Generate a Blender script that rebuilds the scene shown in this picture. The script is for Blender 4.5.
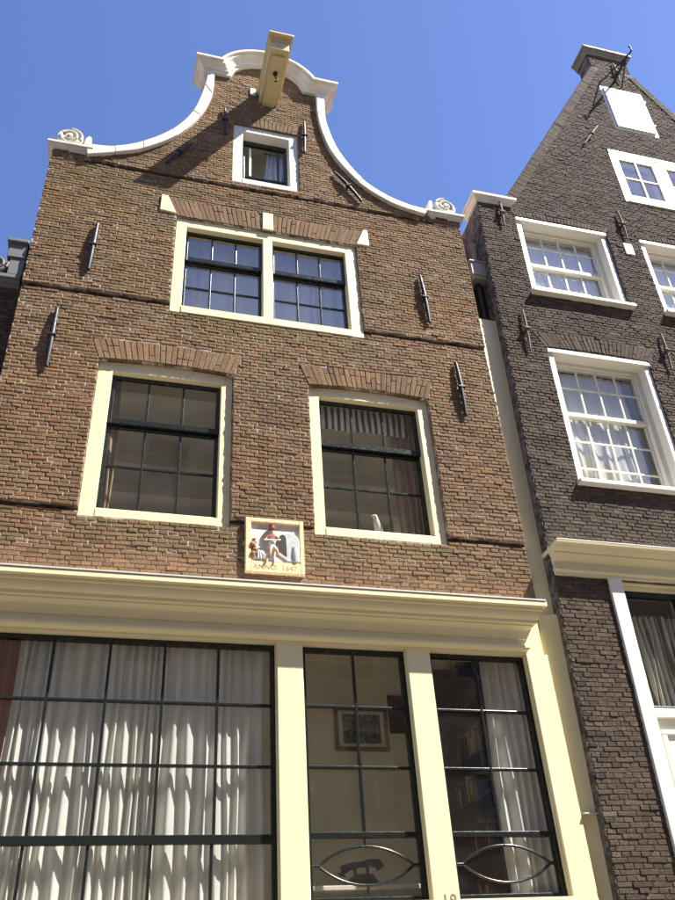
import bpy, math, random
from mathutils import Vector, Matrix, noise as mnoise
random.seed(11)
rnd = random.Random(5)
for o in list(bpy.data.objects): bpy.data.objects.remove(o)
scene = bpy.context.scene
COL = scene.collection

# ------------------------------------------------------------------ camera
CAM_D = 7.628
yaw, pitch, roll = 0.297204, 0.6183586, -0.0688083
fw = Vector((math.sin(yaw)*math.cos(pitch), math.cos(yaw)*math.cos(pitch), math.sin(pitch)))
r0 = Vector((math.cos(yaw), -math.sin(yaw), 0)); u0 = r0.cross(fw)
rt = r0*math.cos(roll)+u0*math.sin(roll); up = u0*math.cos(roll)-r0*math.sin(roll)
cd = bpy.data.cameras.new('camera'); cam = bpy.data.objects.new('camera', cd); COL.objects.link(cam)
m = Matrix.Identity(4)
for i in range(3): m[i][0] = rt[i]; m[i][1] = up[i]; m[i][2] = -fw[i]
m.translation = Vector((0, -CAM_D, 1.6)); cam.matrix_world = m
cd.sensor_fit = 'HORIZONTAL'; cd.sensor_width = 36; cd.lens = 837.1/675*36
cd.clip_start = 0.05; cd.clip_end = 2000
scene.camera = cam
scene.render.resolution_x = 768; scene.render.resolution_y = 1024

# ------------------------------------------------------------------ light
SUN = Vector((1.687, -1.03, 2.696)).normalized()
elev = math.asin(SUN.z); azim = math.atan2(SUN.x, SUN.y)
world = bpy.data.worlds.new('World'); scene.world = world; world.use_nodes = True
nt = world.node_tree; nt.nodes.clear()
sky = nt.nodes.new('ShaderNodeTexSky'); sky.sky_type = 'NISHITA'; sky.sun_disc = False
sky.sun_elevation = elev; sky.sun_rotation = azim
sky.altitude = 0; sky.air_density = 1.0; sky.dust_density = 0.3; sky.ozone_density = 6.0
bg = nt.nodes.new('ShaderNodeBackground'); bg.inputs[1].default_value = 0.084
wo = nt.nodes.new('ShaderNodeOutputWorld')
tn = nt.nodes.new('ShaderNodeMix'); tn.data_type='RGBA'; tn.blend_type='MULTIPLY'; tn.inputs[0].default_value=1; tn.inputs[7].default_value=(1.04,.97,1.14,1)
nt.links.new(sky.outputs[0], tn.inputs[6]); nt.links.new(tn.outputs[2], bg.inputs[0]); nt.links.new(bg.outputs[0], wo.inputs[0])
sd = bpy.data.lights.new('sun', 'SUN'); sd.energy = 5.0; sd.angle = math.radians(0.53); sd.color = (1, 0.95, 0.86)
sun = bpy.data.objects.new('sun', sd); COL.objects.link(sun)
sun.rotation_euler = SUN.to_track_quat('Z', 'Y').to_euler(); sun.location = SUN*40
vs = scene.view_settings
vs.view_transform = 'Standard'; vs.look = 'None'; vs.gamma = 1; vs.use_curve_mapping = False
vs.exposure = 1.38

# ------------------------------------------------------------------ helpers
class MB:
    """collects polygons; build() links them as one mesh object"""
    def __init__(s, fmap=None): s.v = []; s.f = []; s.c = []; s.cc = None; s.fm = fmap
    def add(s, vs, fs):
        n = len(s.v); s.v.extend(vs); s.f.extend([tuple(i+n for i in f) for f in fs])
        if s.cc is not None: s.c.extend([s.cc]*len(vs))
    def box(s, x0, x1, y0, y1, z0, z1):
        s.add([(x0,y0,z0),(x1,y0,z0),(x1,y1,z0),(x0,y1,z0),(x0,y0,z1),(x1,y0,z1),(x1,y1,z1),(x0,y1,z1)],
              [(0,1,5,4),(1,2,6,5),(2,3,7,6),(3,0,4,7),(4,5,6,7),(3,2,1,0)]); return s
    def prism(s, poly, y0, y1):                       # poly of (x,z), counter-clockwise seen from the street
        n = len(poly)
        vs = [(x,y0,z) for x,z in poly]+[(x,y1,z) for x,z in poly]
        fs = [tuple(range(n)), tuple(range(2*n-1,n-1,-1))]
        for i in range(n): j = (i+1)%n; fs.append((i,i+n,j+n,j))
        s.add(vs, fs); return s
    def strip(s, a, b, y0, y1):                       # band between two (x,z) curves
        n = len(a)
        for i in range(n-1):
            s.add([(a[i][0],y0,a[i][1]),(a[i+1][0],y0,a[i+1][1]),(b[i+1][0],y0,b[i+1][1]),(b[i][0],y0,b[i][1]),
                   (a[i][0],y1,a[i][1]),(a[i+1][0],y1,a[i+1][1]),(b[i+1][0],y1,b[i+1][1]),(b[i][0],y1,b[i][1])],
                  [(0,1,2,3),(7,6,5,4),(0,4,5,1),(3,2,6,7)]+([(0,3,7,4)] if i==0 else [])+([(1,5,6,2)] if i==n-2 else []))
        return s
    def rings(s, rings, prof, cap=True):              # rings of (P,out,up), profile of (out,up)
        k = len(prof); vs = []
        for P,o,n in rings:
            P=Vector(P);o=Vector(o);n=Vector(n)
            vs += [tuple(P+o*a+n*b) for a,b in prof]
        fs = []
        for i in range(len(rings)-1):
            for j in range(k-1):
                a=i*k+j; fs.append((a,a+k,a+k+1,a+1))
        if cap: fs.append(tuple(range(k))); fs.append(tuple(range(len(vs)-1,len(vs)-k-1,-1)))
        s.add(vs, fs); return s
    def tube(s, pts, r, n=8, closed=False, rr=None):
        pts=[Vector(p) for p in pts]; N=len(pts); vs=[]
        for i,p in enumerate(pts):
            if closed: t=pts[(i+1)%N]-pts[i-1]
            else: t=pts[min(i+1,N-1)]-pts[max(i-1,0)]
            t.normalize(); a=Vector((0,0,1)) if abs(t.z)<.9 else Vector((1,0,0))
            u=t.cross(a).normalized(); w=u.cross(t)
            R=rr[i] if rr else r
            vs+=[tuple(p+u*(R*math.cos(2*math.pi*k/n))+w*(R*math.sin(2*math.pi*k/n))) for k in range(n)]
        fs=[]
        for i in range(N if closed else N-1):
            j=(i+1)%N
            for k in range(n): l=(k+1)%n; fs.append((i*n+k,i*n+l,j*n+l,j*n+k))
        if not closed: fs.append(tuple(range(n-1,-1,-1))); fs.append(tuple((N-1)*n+k for k in range(n)))
        s.add(vs,fs); return s
    def lathe(s, prof, c, axis='z', n=20):            # prof of (r,h)
        vs=[]
        for r,h in prof:
            for k in range(n):
                a=2*math.pi*k/n; p=(r*math.cos(a),r*math.sin(a),h)
                if axis=='y': p=(p[0],p[2],p[1])
                if axis=='x': p=(p[2],p[0],p[1])
                vs.append((c[0]+p[0],c[1]+p[1],c[2]+p[2]))
        fs=[]
        for i in range(len(prof)-1):
            for k in range(n): l=(k+1)%n; fs.append((i*n+k,i*n+l,(i+1)*n+l,(i+1)*n+k))
        fs.append(tuple(range(n-1,-1,-1))); fs.append(tuple((len(prof)-1)*n+k for k in range(n)))
        s.add(vs,fs); return s
    def brick(s, q, y, dep, bev=.0035, dy=0.0):       # q: four (x,z) corners bl,br,tr,tl of the face
        cx=sum(p[0] for p in q)/4; cz=sum(p[1] for p in q)/4
        ins=[]
        for x,z in q:
            dx,dz=cx-x,cz-z
            ins.append((x+math.copysign(min(bev*1.3,abs(dx)*.4),dx), z+math.copysign(min(bev,abs(dz)*.4),dz)))
        t=[rnd.uniform(-.0016,.0016) for _ in range(4)]
        vs=[(x,y+dep,z) for x,z in q]+[(x,y+bev,z) for x,z in q]+[(p[0],y+t[i]+dy,p[1]) for i,p in enumerate(ins)]
        fs=[(8,9,10,11)]
        for i in range(4):
            j=(i+1)%4; fs.append((4+i,4+j,8+j,8+i)); fs.append((i,j,4+j,4+i))
        s.add(vs,fs); return s
    def mesh(s, name, mat=None, smooth=None):
        vs=[s.fm(*v) for v in s.v] if s.fm else s.v
        me=bpy.data.meshes.new(name); me.from_pydata(vs,[],s.f); me.update()
        if s.c:
            a=me.attributes.new('bcol','FLOAT_COLOR','POINT')
            flat=[]
            for c in s.c: flat.extend((c[0],c[1],c[2],1))
            a.data.foreach_set('color',flat)
        if mat: me.materials.append(mat)
        if smooth is not None:
            me.shade_smooth(); me.set_sharp_from_angle(angle=math.radians(smooth))
        return me
    def build(s, name, mat=None, parent=None, smooth=None, bevel=0, fix=False):
        me=s.mesh(name,mat,smooth)
        if fix:
            import bmesh
            bm=bmesh.new(); bm.from_mesh(me); bmesh.ops.recalc_face_normals(bm,faces=bm.faces); bm.to_mesh(me); bm.free()
        o=bpy.data.objects.new(name,me); COL.objects.link(o)
        if parent: o.parent=parent
        if bevel:
            b=o.modifiers.new('bevel','BEVEL'); b.width=bevel; b.segments=2; b.limit_method='ANGLE'; b.angle_limit=math.radians(40)
        return o
def tag(o, label=None, cat=None, group=None, kind=None):
    if label: o['label']=label
    if cat: o['category']=cat
    if group: o['group']=group
    if kind: o['kind']=kind
    return o
def empty(name, loc, label=None, cat=None, group=None):
    o=bpy.data.objects.new(name,None); COL.objects.link(o); o.location=loc; o.empty_display_size=.2
    return tag(o,label,cat,group)
def under(child, parent):                            # parent while keeping world coordinates of the vertices
    child.parent=parent; child.matrix_parent_inverse=Matrix.Translation(-Vector(parent.location)); return child
def smooth_curve(p, k=6):
    out=[]
    for i in range(len(p)-1):
        a=p[max(i-1,0)];b=p[i];c=p[i+1];d=p[min(i+2,len(p)-1)]
        for j in range(k):
            t=j/k; out.append(tuple(.5*((2*b[q])+(-a[q]+c[q])*t+(2*a[q]-5*b[q]+4*c[q]-d[q])*t*t+(-a[q]+3*b[q]-3*c[q]+d[q])*t**3) for q in range(len(b))))
    out.append(p[-1]); return out

# ------------------------------------------------------------------ materials
def nodes(name):
    m=bpy.data.materials.new(name); m.use_nodes=True; t=m.node_tree; t.nodes.clear()
    out=t.nodes.new('ShaderNodeOutputMaterial'); p=t.nodes.new('ShaderNodeBsdfPrincipled'); t.links.new(p.outputs[0],out.inputs[0])
    return m,t,p,out
def N(t,typ,**kw):
    n=t.nodes.new(typ)
    for k,v in kw.items(): setattr(n,k,v)
    return n
def noise(t,scale,detail=4,rough=.55,vec=None):
    n=N(t,'ShaderNodeTexNoise'); n.inputs['Scale'].default_value=scale; n.inputs['Detail'].default_value=detail; n.inputs['Roughness'].default_value=rough
    if vec: t.links.new(vec,n.inputs['Vector'])
    return n
def ramp(t,src,a,b,ca=(0,0,0,1),cb=(1,1,1,1)):
    r=N(t,'ShaderNodeValToRGB'); r.color_ramp.elements[0].position=a; r.color_ramp.elements[1].position=b
    r.color_ramp.elements[0].color=ca; r.color_ramp.elements[1].color=cb; t.links.new(src,r.inputs[0]); return r
def mixc(t,fac,a,b,mode='MIX'):
    x=N(t,'ShaderNodeMix',data_type='RGBA',blend_type=mode)
    for s,v in ((0,fac),(6,a),(7,b)):
        if hasattr(v,'is_linked') or hasattr(v,'links'): t.links.new(v,x.inputs[s])
        else: x.inputs[s].default_value=v if s==0 or len(v)==4 else (*v,1)
    return x.outputs[2]
def bump(t,p,h,strength,dist):
    b=N(t,'ShaderNodeBump'); b.inputs['Strength'].default_value=strength; b.inputs['Distance'].default_value=dist
    t.links.new(h,b.inputs['Height']); t.links.new(b.outputs[0],p.inputs['Normal']); return b
def pos(t): return N(t,'ShaderNodeNewGeometry').outputs['Position']
def scaled(t,vec,s):
    mp=N(t,'ShaderNodeMapping'); mp.inputs['Scale'].default_value=s; t.links.new(vec,mp.inputs['Vector']); return mp.outputs[0]

def brick_mat(name, bloom=.25, bloomcol=(.55,.5,.45), moss=(.10,.095,.045), mossamt=.5, rough=.9):
    m,t,p,o=nodes(name); P=pos(t)
    at=N(t,'ShaderNodeAttribute',attribute_name='bcol')
    n1=noise(t,38,5,.65,P); v1=ramp(t,n1.outputs[0],.25,.8,(.62,.6,.58,1),(1.3,1.28,1.25,1))
    c=mixc(t,1.0,at.outputs['Color'],v1.outputs[0],'MULTIPLY')
    n2=noise(t,.9,5,.6,P); v2=ramp(t,n2.outputs[0],.42,.72)
    mx=N(t,'ShaderNodeMath',operation='MULTIPLY'); mx.inputs[1].default_value=mossamt; t.links.new(v2.outputs[0],mx.inputs[0])
    c=mixc(t,mx.outputs[0],c,moss)
    n3=noise(t,1.7,6,.7,scaled(t,P,(1,1,1.3))); v3=ramp(t,n3.outputs[0],.46,.68)
    n4=noise(t,26,4,.7,P); v4=ramp(t,n4.outputs[0],.5,.68)
    m2=N(t,'ShaderNodeMath',operation='MULTIPLY'); t.links.new(v3.outputs[0],m2.inputs[0]); t.links.new(v4.outputs[0],m2.inputs[1])
    m3=N(t,'ShaderNodeMath',operation='MULTIPLY'); m3.inputs[1].default_value=bloom; t.links.new(m2.outputs[0],m3.inputs[0])
    c=mixc(t,m3.outputs[0],c,bloomcol)
    t.links.new(c,p.inputs['Base Color']); p.inputs['Roughness'].default_value=rough; p.inputs['Specular IOR Level'].default_value=.25
    n5=noise(t,48,8,.75,P); bump(t,p,n5.outputs[0],.95,.012)
    return m
def mortar_mat(name, light, dark):
    m,t,p,o=nodes(name); P=pos(t)
    n1=noise(t,7,6,.75,P); v=ramp(t,n1.outputs[0],.42,.57,(*dark,1),(*light,1))
    n2=noise(t,80,4,.7,P); v2=ramp(t,n2.outputs[0],.2,.8,(.6,.6,.6,1),(1.25,1.25,1.25,1))
    t.links.new(mixc(t,1.0,v.outputs[0],v2.outputs[0],'MULTIPLY'),p.inputs['Base Color']); p.inputs['Roughness'].default_value=.95
    bump(t,p,n2.outputs[0],.9,.008); return m
def paint(name, col, rough=.45, dirt=.25, dirtcol=None, scale=3.0, wear=.0, spec=.4, brush=(1,1,.25)):
    m,t,p,o=nodes(name); P=pos(t)
    n=noise(t,scale,6,.65,scaled(t,P,brush)); v=ramp(t,n.outputs[0],.45,.8)
    mm=N(t,'ShaderNodeMath',operation='MULTIPLY'); mm.inputs[1].default_value=dirt; t.links.new(v.outputs[0],mm.inputs[0])
    dc=dirtcol or tuple(c*.6 for c in col)
    c=mixc(t,mm.outputs[0],col,dc)
    if wear:
        w=noise(t,22,6,.75,P); wv=ramp(t,w.outputs[0],.66,.70)
        w2=noise(t,1.3,3,.5,P); wv2=ramp(t,w2.outputs[0],.5,.65)
        q=N(t,'ShaderNodeMath',operation='MULTIPLY'); t.links.new(wv.outputs[0],q.inputs[0]); t.links.new(wv2.outputs[0],q.inputs[1])
        q2=N(t,'ShaderNodeMath',operation='MULTIPLY'); q2.inputs[1].default_value=wear; t.links.new(q.outputs[0],q2.inputs[0])
        c=mixc(t,q2.outputs[0],c,(.28,.25,.2))
    t.links.new(c,p.inputs['Base Color'])
    nr=noise(t,30,3,.5,P); rr=ramp(t,nr.outputs[0],.3,.7,(rough*.8,)*3+(1,),(min(1,rough*1.25),)*3+(1,)); t.links.new(rr.outputs[0],p.inputs['Roughness'])
    p.inputs['Specular IOR Level'].default_value=spec
    nb=noise(t,55,3,.6,scaled(t,P,brush)); bump(t,p,nb.outputs[0],.25,.002)
    return m
def glass_mat(name,f0):
    m,t,p,o=nodes(name); t.nodes.remove(p); P=pos(t)
    lw=N(t,'ShaderNodeLayerWeight'); lw.inputs['Blend'].default_value=.5
    pw=N(t,'ShaderNodeMath',operation='POWER'); pw.inputs[1].default_value=5; t.links.new(lw.outputs['Facing'],pw.inputs[0])
    ma=N(t,'ShaderNodeMath',operation='MULTIPLY_ADD'); ma.inputs[1].default_value=1-f0; ma.inputs[2].default_value=f0; t.links.new(pw.outputs[0],ma.inputs[0])
    tr=N(t,'ShaderNodeBsdfTransparent'); tr.inputs[0].default_value=(.975,.985,.98,1)
    gl=N(t,'ShaderNodeBsdfGlossy'); gl.inputs['Roughness'].default_value=.012; gl.inputs[0].default_value=(1,1,1,1)
    nb=noise(t,1.4,1,.5,P); b=N(t,'ShaderNodeBump'); b.inputs['Strength'].default_value=.035; b.inputs['Distance'].default_value=.05
    t.links.new(nb.outputs[0],b.inputs['Height']); t.links.new(b.outputs[0],gl.inputs['Normal'])
    mx=N(t,'ShaderNodeMixShader'); t.links.new(ma.outputs[0],mx.inputs[0]); t.links.new(tr.outputs[0],mx.inputs[1]); t.links.new(gl.outputs[0],mx.inputs[2])
    # a thin film of street dust on old panes
    df=N(t,'ShaderNodeBsdfDiffuse'); df.inputs[0].default_value=(.55,.53,.48,1)
    nd=noise(t,5,5,.6,P); dv=ramp(t,nd.outputs[0],.3,.85,(.002,)*3+(1,),(.018,)*3+(1,))
    m2=N(t,'ShaderNodeMixShader'); t.links.new(dv.outputs[0],m2.inputs[0]); t.links.new(mx.outputs[0],m2.inputs[1]); t.links.new(df.outputs[0],m2.inputs[2])
    t.links.new(m2.outputs[0],o.inputs[0]); return m
def cloth_mat(name,col,trans=.35,clear=.0,stripe=None):
    m,t,p,o=nodes(name); t.nodes.remove(p); P=pos(t)
    n=noise(t,9,4,.6,scaled(t,P,(1,1,.1))); v=ramp(t,n.outputs[0],.2,.8,(.86,.86,.86,1),(1.08,1.08,1.08,1))
    c=mixc(t,1.0,col,v.outputs[0],'MULTIPLY')
    if stripe:
        sx=N(t,'ShaderNodeSeparateXYZ'); t.links.new(P,sx.inputs[0])
        mu=N(t,'ShaderNodeMath',operation='MULTIPLY'); mu.inputs[1].default_value=stripe[0]; t.links.new(sx.outputs[0],mu.inputs[0])
        fr=N(t,'ShaderNodeMath',operation='FRACT'); t.links.new(mu.outputs[0],fr.inputs[0])
        gt=N(t,'ShaderNodeMath',operation='GREATER_THAN'); gt.inputs[1].default_value=.5; t.links.new(fr.outputs[0],gt.inputs[0])
        c=mixc(t,gt.outputs[0],c,stripe[1])
    d=N(t,'ShaderNodeBsdfDiffuse'); tl=N(t,'ShaderNodeBsdfTranslucent'); t.links.new(c,d.inputs[0]); t.links.new(c,tl.inputs[0])
    mx=N(t,'ShaderNodeMixShader'); mx.inputs[0].default_value=trans; t.links.new(d.outputs[0],mx.inputs[1]); t.links.new(tl.outputs[0],mx.inputs[2])
    last=mx
    if clear:
        tp=N(t,'ShaderNodeBsdfTransparent'); m2=N(t,'ShaderNodeMixShader'); m2.inputs[0].default_value=clear
        t.links.new(mx.outputs[0],m2.inputs[1]); t.links.new(tp.outputs[0],m2.inputs[2]); last=m2
    t.links.new(last.outputs[0],o.inputs[0]); return m
def plain(name,col,rough=.6,var=.15,scale=12,metal=0,bs=.2):
    m,t,p,o=nodes(name); P=pos(t); n=noise(t,scale,4,.6,P)
    v=ramp(t,n.outputs[0],.3,.7,(1-var,)*3+(1,),(1+var,)*3+(1,))
    t.links.new(mixc(t,1.0,col,v.outputs[0],'MULTIPLY'),p.inputs['Base Color']); p.inputs['Roughness'].default_value=rough; p.inputs['Metallic'].default_value=metal
    bump(t,p,noise(t,scale*6,3,.6,P).outputs[0],bs,.003); return m

M={}
M['brick']=brick_mat('brown_brick',.18,(.5,.44,.36),(.125,.10,.05),.42)
M['mortar']=mortar_mat('old_mortar',(.52,.445,.355),(.13,.094,.063))
M['dbrick']=brick_mat('dark_brick',.6,(.30,.255,.215),(.05,.042,.03),.45)
M['dmortar']=mortar_mat('dark_mortar',(.21,.18,.16),(.06,.048,.04))
M['cream']=paint('cream_paint',(.81,.735,.465),.42,.30,(.64,.56,.34),2.6,.6)
M['beamcream']=paint('aged_cream_paint',(.60,.50,.28),.5,.3,(.42,.34,.18),3,.5)
M['stonewhite']=paint('white_stone_paint',(.78,.75,.65),.6,.75,(.42,.38,.29),5,.8,.3,(1,1,.6))
M['white']=paint('white_paint',(.80,.78,.69),.4,.25,(.6,.57,.48),3,.4)
M['black']=paint('black_green_paint',(.010,.014,.013),.25,.5,(.016,.02,.018),2,.0,.5)
M['iron']=paint('painted_iron',(.014,.013,.016),.5,.5,(.03,.027,.027),9,.0,.4)
M['browniron']=paint('rusty_brown_iron',(.16,.11,.085),.7,.6,(.09,.05,.03),12,.0,.3)
M['lead']=paint('zinc_flashing',(.62,.60,.58),.5,.5,(.4,.38,.36),6,.3)
M['greypaint']=paint('grey_paint',(.40,.39,.36),.55,.3,(.27,.26,.23),3,.3)
M['darkgrey']=paint('dark_grey_stone',(.17,.17,.175),.6,.4,(.10,.10,.10),4,.3)
M['capstone']=paint('weathered_capstone',(.24,.21,.16),.7,.5,(.13,.12,.09),5,.3)
M['glass']=glass_mat('window_glass',.04); M['glass2']=glass_mat('coated_double_glass',.11); GL=['glass']
M['plaster']=plain('room_plaster',(.86,.80,.64),.85,.06,2)
M['ceil']=plain('ceiling_paint',(.90,.85,.70),.85,.05,2)
M['wood']=plain('floor_wood',(.74,.65,.52),.5,.25,6)
M['darkwood']=plain('dark_wood',(.018,.013,.011),.45,.25,10)
M['voile']=cloth_mat('white_voile',(.93,.91,.85),.25,.10)
M['netting']=cloth_mat('white_net_curtain',(.90,.89,.85),.3,.0)
M['beige']=cloth_mat('beige_drape',(.42,.31,.21),.15)
M['rust']=cloth_mat('rust_brown_drape',(.36,.12,.05),.12)
M['stripe']=cloth_mat('striped_valance',(.93,.92,.88),.15,0,(12.5,(.10,.09,.08,1)))
M['pleat']=cloth_mat('pleated_grey_blind',(.66,.62,.52),.2,0,(13.5,(.13,.12,.105,1)))
M['stone']=plain('yellow_sandstone',(.76,.62,.36),.85,.25,22,0,.6)
M['relief']=plain('painted_relief_white',(.74,.70,.62),.75,.12,25,0,.4)
M['reliefgrey']=plain('painted_relief_grey',(.50,.52,.50),.75,.15,25)
M['red']=plain('painted_red',(.26,.085,.062),.85,.5,60)
M['orange']=plain('painted_orange',(.38,.18,.075),.85,.5,60)
M['skin']=plain('painted_skin',(.62,.36,.24),.7,.1,40)
M['street']=plain('street_clinker',(.17,.12,.07),.9,.25,9)
M['pave']=plain('pavement_tile',(.19,.18,.165),.9,.15,7)
M['kerb']=plain('kerb_stone',(.33,.32,.30),.85,.12,9)
M['slate']=plain('roof_tile',(.20,.085,.05),.8,.25,9)
M['opp']=plain('opposite_brick',(.40,.29,.20),.9,.3,5)
M['opp2']=plain('opposite_plaster',(.62,.53,.37),.9,.1,3)
M['letter']=plain('carved_letter',(.46,.33,.14),.9,.1,30)
M['numgrey']=plain('faded_number_paint',(.22,.19,.12),.7,.2,30)
M['pages']=plain('book_pages',(.6,.55,.42),.9,.1,30)

# ------------------------------------------------------------------ bricks
PAL=[((.262,.164,.092),4),((.245,.154,.088),4),((.275,.164,.088),3),((.232,.155,.086),4),((.200,.130,.076),2),((.285,.182,.103),2),((.242,.168,.092),3),((.256,.138,.076),1),((.15,.10,.064),.5)]
VPAL=[((.225,.143,.082),4),((.205,.132,.078),4),((.24,.143,.078),2),((.18,.118,.07),2)]
DPAL=[((.092,.065,.046),4),((.074,.054,.040),4),((.108,.076,.052),3),((.060,.046,.037),2),((.128,.092,.065),1.2),((.096,.063,.043),2)]
PAL=[((c[0]*.98,c[1]*.94,c[2]*.94),w_) for c,w_ in PAL]; VPAL=[((c[0]*1.08,c[1]*1.06,c[2]*1.02),w_) for c,w_ in VPAL]
def pick(pal):
    c=rnd.choices([p[0] for p in pal],[p[1] for p in pal])[0]; k=rnd.uniform(.86,1.15)
    return (c[0]*k,c[1]*k*rnd.uniform(.95,1.05),c[2]*k*rnd.uniform(.92,1.08))
def wob(x,z): return .008*math.sin(x*1.7+z*.9)+.005*math.sin(x*3.9-z*2.3+1)
def subtract(iv, a, b):
    out=[]
    for p,q in iv:
        if b<=p or a>=q: out.append((p,q)); continue
        if a>p: out.append((p,a))
        if b<q: out.append((b,q))
    return out
def variants(pal, length, height, n, fmapless=True):
    vs=[]
    for i in range(n):
        mb=MB(); mb.cc=pick(pal); h=height/2; l=length/2
        j=lambda:rnd.uniform(-.0025,.0025)
        mb.brick([(-l+j(),-h+j()),(l+j(),-h+j()),(l+j(),h+j()),(-l+j(),h+j())],0,.05); vs.append(mb)
    return vs
def lay_bricks(parent, z0, z1, H, spans, face_y, pal, mat, single_test, tint=None, fmap=None, L=.206, name='brick', maxsingle=300, off=0):
    """spans(z)->intervals; face_y(z)->front plane. Returns the joined rest"""
    J=.0068
    st=[v.mesh('brick_stretcher',mat) for v in variants(pal,L-J,H-J,14)]
    hd=[v.mesh('brick_header',mat) for v in variants(pal,L/2-J,H-J,14)]
    rest=MB(fmap); rest.cc=(0,0,0); singles=0
    n=int(round((z1-z0)/H))
    for r in range(n):
        zb=z0+r*H; zm=zb+H/2; y=face_y(zm); even=r%2==0
        step=L if even else L/2
        for a,b in spans(zm):
            k=math.floor((a-off)/step)-1
            sh=((r//2)%2)*L/2 if even else L/4
            x=off+k*step+sh
            while x<b:
                xa=max(x,a)+(J/2 if x>a else 0); xb=min(x+step,b)-(J/2 if x+step<b else 0)
                full=x>=a and x+step<=b
                if xb-xa>.018:
                    xc=(xa+xb)/2; w=wob(xc,zm)
                    dy=rnd.gauss(0,.0028)
                    dy=min(dy,.0035)
                    if full and singles<maxsingle and single_test(xc,zm):
                        me=rnd.choice(st if even else hd)
                        o=bpy.data.objects.new(name,me); COL.objects.link(o); o.parent=parent
                        p=(xc,y+dy,zm+w); o.location=fmap(*p) if fmap else p
                        o.rotation_euler=(rnd.gauss(0,.012),rnd.gauss(0,.008),rnd.gauss(0,.012)); singles+=1
                    else:
                        c=pick(pal)
                        if tint: c=tint(xc,zm,c)
                        rest.cc=c; j=lambda s=.0035:rnd.uniform(-s,s)
                        ty=rnd.gauss(0,.0015)
                        zl=wob(xa,zm); zr=wob(xb,zm)
                        rest.brick([(xa+j(),zb+J/2+zl+j()),(xb+j(),zb+J/2+zr+j()),(xb+j(),zb+H-J/2+zr+j()),(xa+j(),zb+H-J/2+zl+j())],y+dy,.05,rnd.uniform(.004,.008))
                x+=step
    o=rest.build('brick_courses',mat,parent); tag(o,kind='stuff')
    return o
def lay_wall(parent, z0, z1, H, spans, face_y, back_y, mat, fmap=None, recess=.0075, name='wall'):
    mb=MB(fmap); n=int(round((z1-z0)/H))
    for r in range(n):
        zb=z0+r*H; zm=zb+H/2
        for a,b in spans(zm):
            if b-a>.02: mb.box(a,b,face_y(zm)+recess,back_y,zb,zb+H)
    return mb.build(name,mat,parent)
def fan(parent, x0, x1, zs, rise, h, spread, y, n, pal, mat, fmap=None, toprise=None, skew=True, name='voussoir', skip=None):
    """a brick arch: each voussoir an object"""
    xc=(x0+x1)/2; hw=(x1-x0)/2; toprise=rise if toprise is None else toprise
    def bot(u): return (xc+hw*u, zs+rise*(1-u*u))
    def top(u): return (xc+(hw+spread)*u, zs+h+toprise*(1-u*u))
    for i in range(n):
        u0=-1+2*i/n; u1=-1+2*(i+1)/n; g=.004/hw
        b0,b1,t1,t0=bot(u0+g),bot(u1-g),top(u1-g),top(u0+g)
        if skip and skip((b0[0]+b1[0])/2): continue
        mb=MB(fmap); mb.cc=pick(pal); j=lambda:rnd.uniform(-.0025,.0025)
        q=[(p[0]+j(),p[1]+j()) for p in (b0,b1,t1,t0)]
        # two pieces high: a whole brick and a half, told apart by a joint
        f=rnd.choice([.66,.34,2,2,2])
        mid=lambda a,b,k:(a[0]+(b[0]-a[0])*k,a[1]+(b[1]-a[1])*k)
        yy=y+rnd.gauss(0,.002)
        if f>1: mb.brick(q,yy,.09,.004); mb.build(name,mat,parent); continue
        mb.brick([q[0],q[1],mid(q[1],q[2],f-.012),mid(q[0],q[3],f-.012)],yy,.09,.004)
        mb.cc=pick(pal)
        mb.brick([mid(q[0],q[3],f+.012),mid(q[1],q[2],f+.012),q[2],q[3]],yy+rnd.gauss(0,.002),.09,.004)
        mb.build(name,mat,parent)
    def inside(z):                                   # interval of the fan at height z (for leaving bricks out)
        if z<zs-.001 or z>zs+h+toprise: return None
        k=min(1,max(0,(z-zs)/h)); e=hw+spread*k
        if z>zs+h: e=(hw+spread)*math.sqrt(max(0,1-(z-zs-h)/max(toprise,1e-4)))
        return (xc-e,xc+e)
    return inside
def arch_clear(x0,x1,zs,rise):                       # free opening under the arch at height z
    xc=(x0+x1)/2; hw=(x1-x0)/2
    def f(z):
        if z<=zs: return (x0,x1)
        if z<zs+rise: e=hw*math.sqrt(1-(z-zs)/rise); return (xc-e,xc+e)
        return None
    return f

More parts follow.
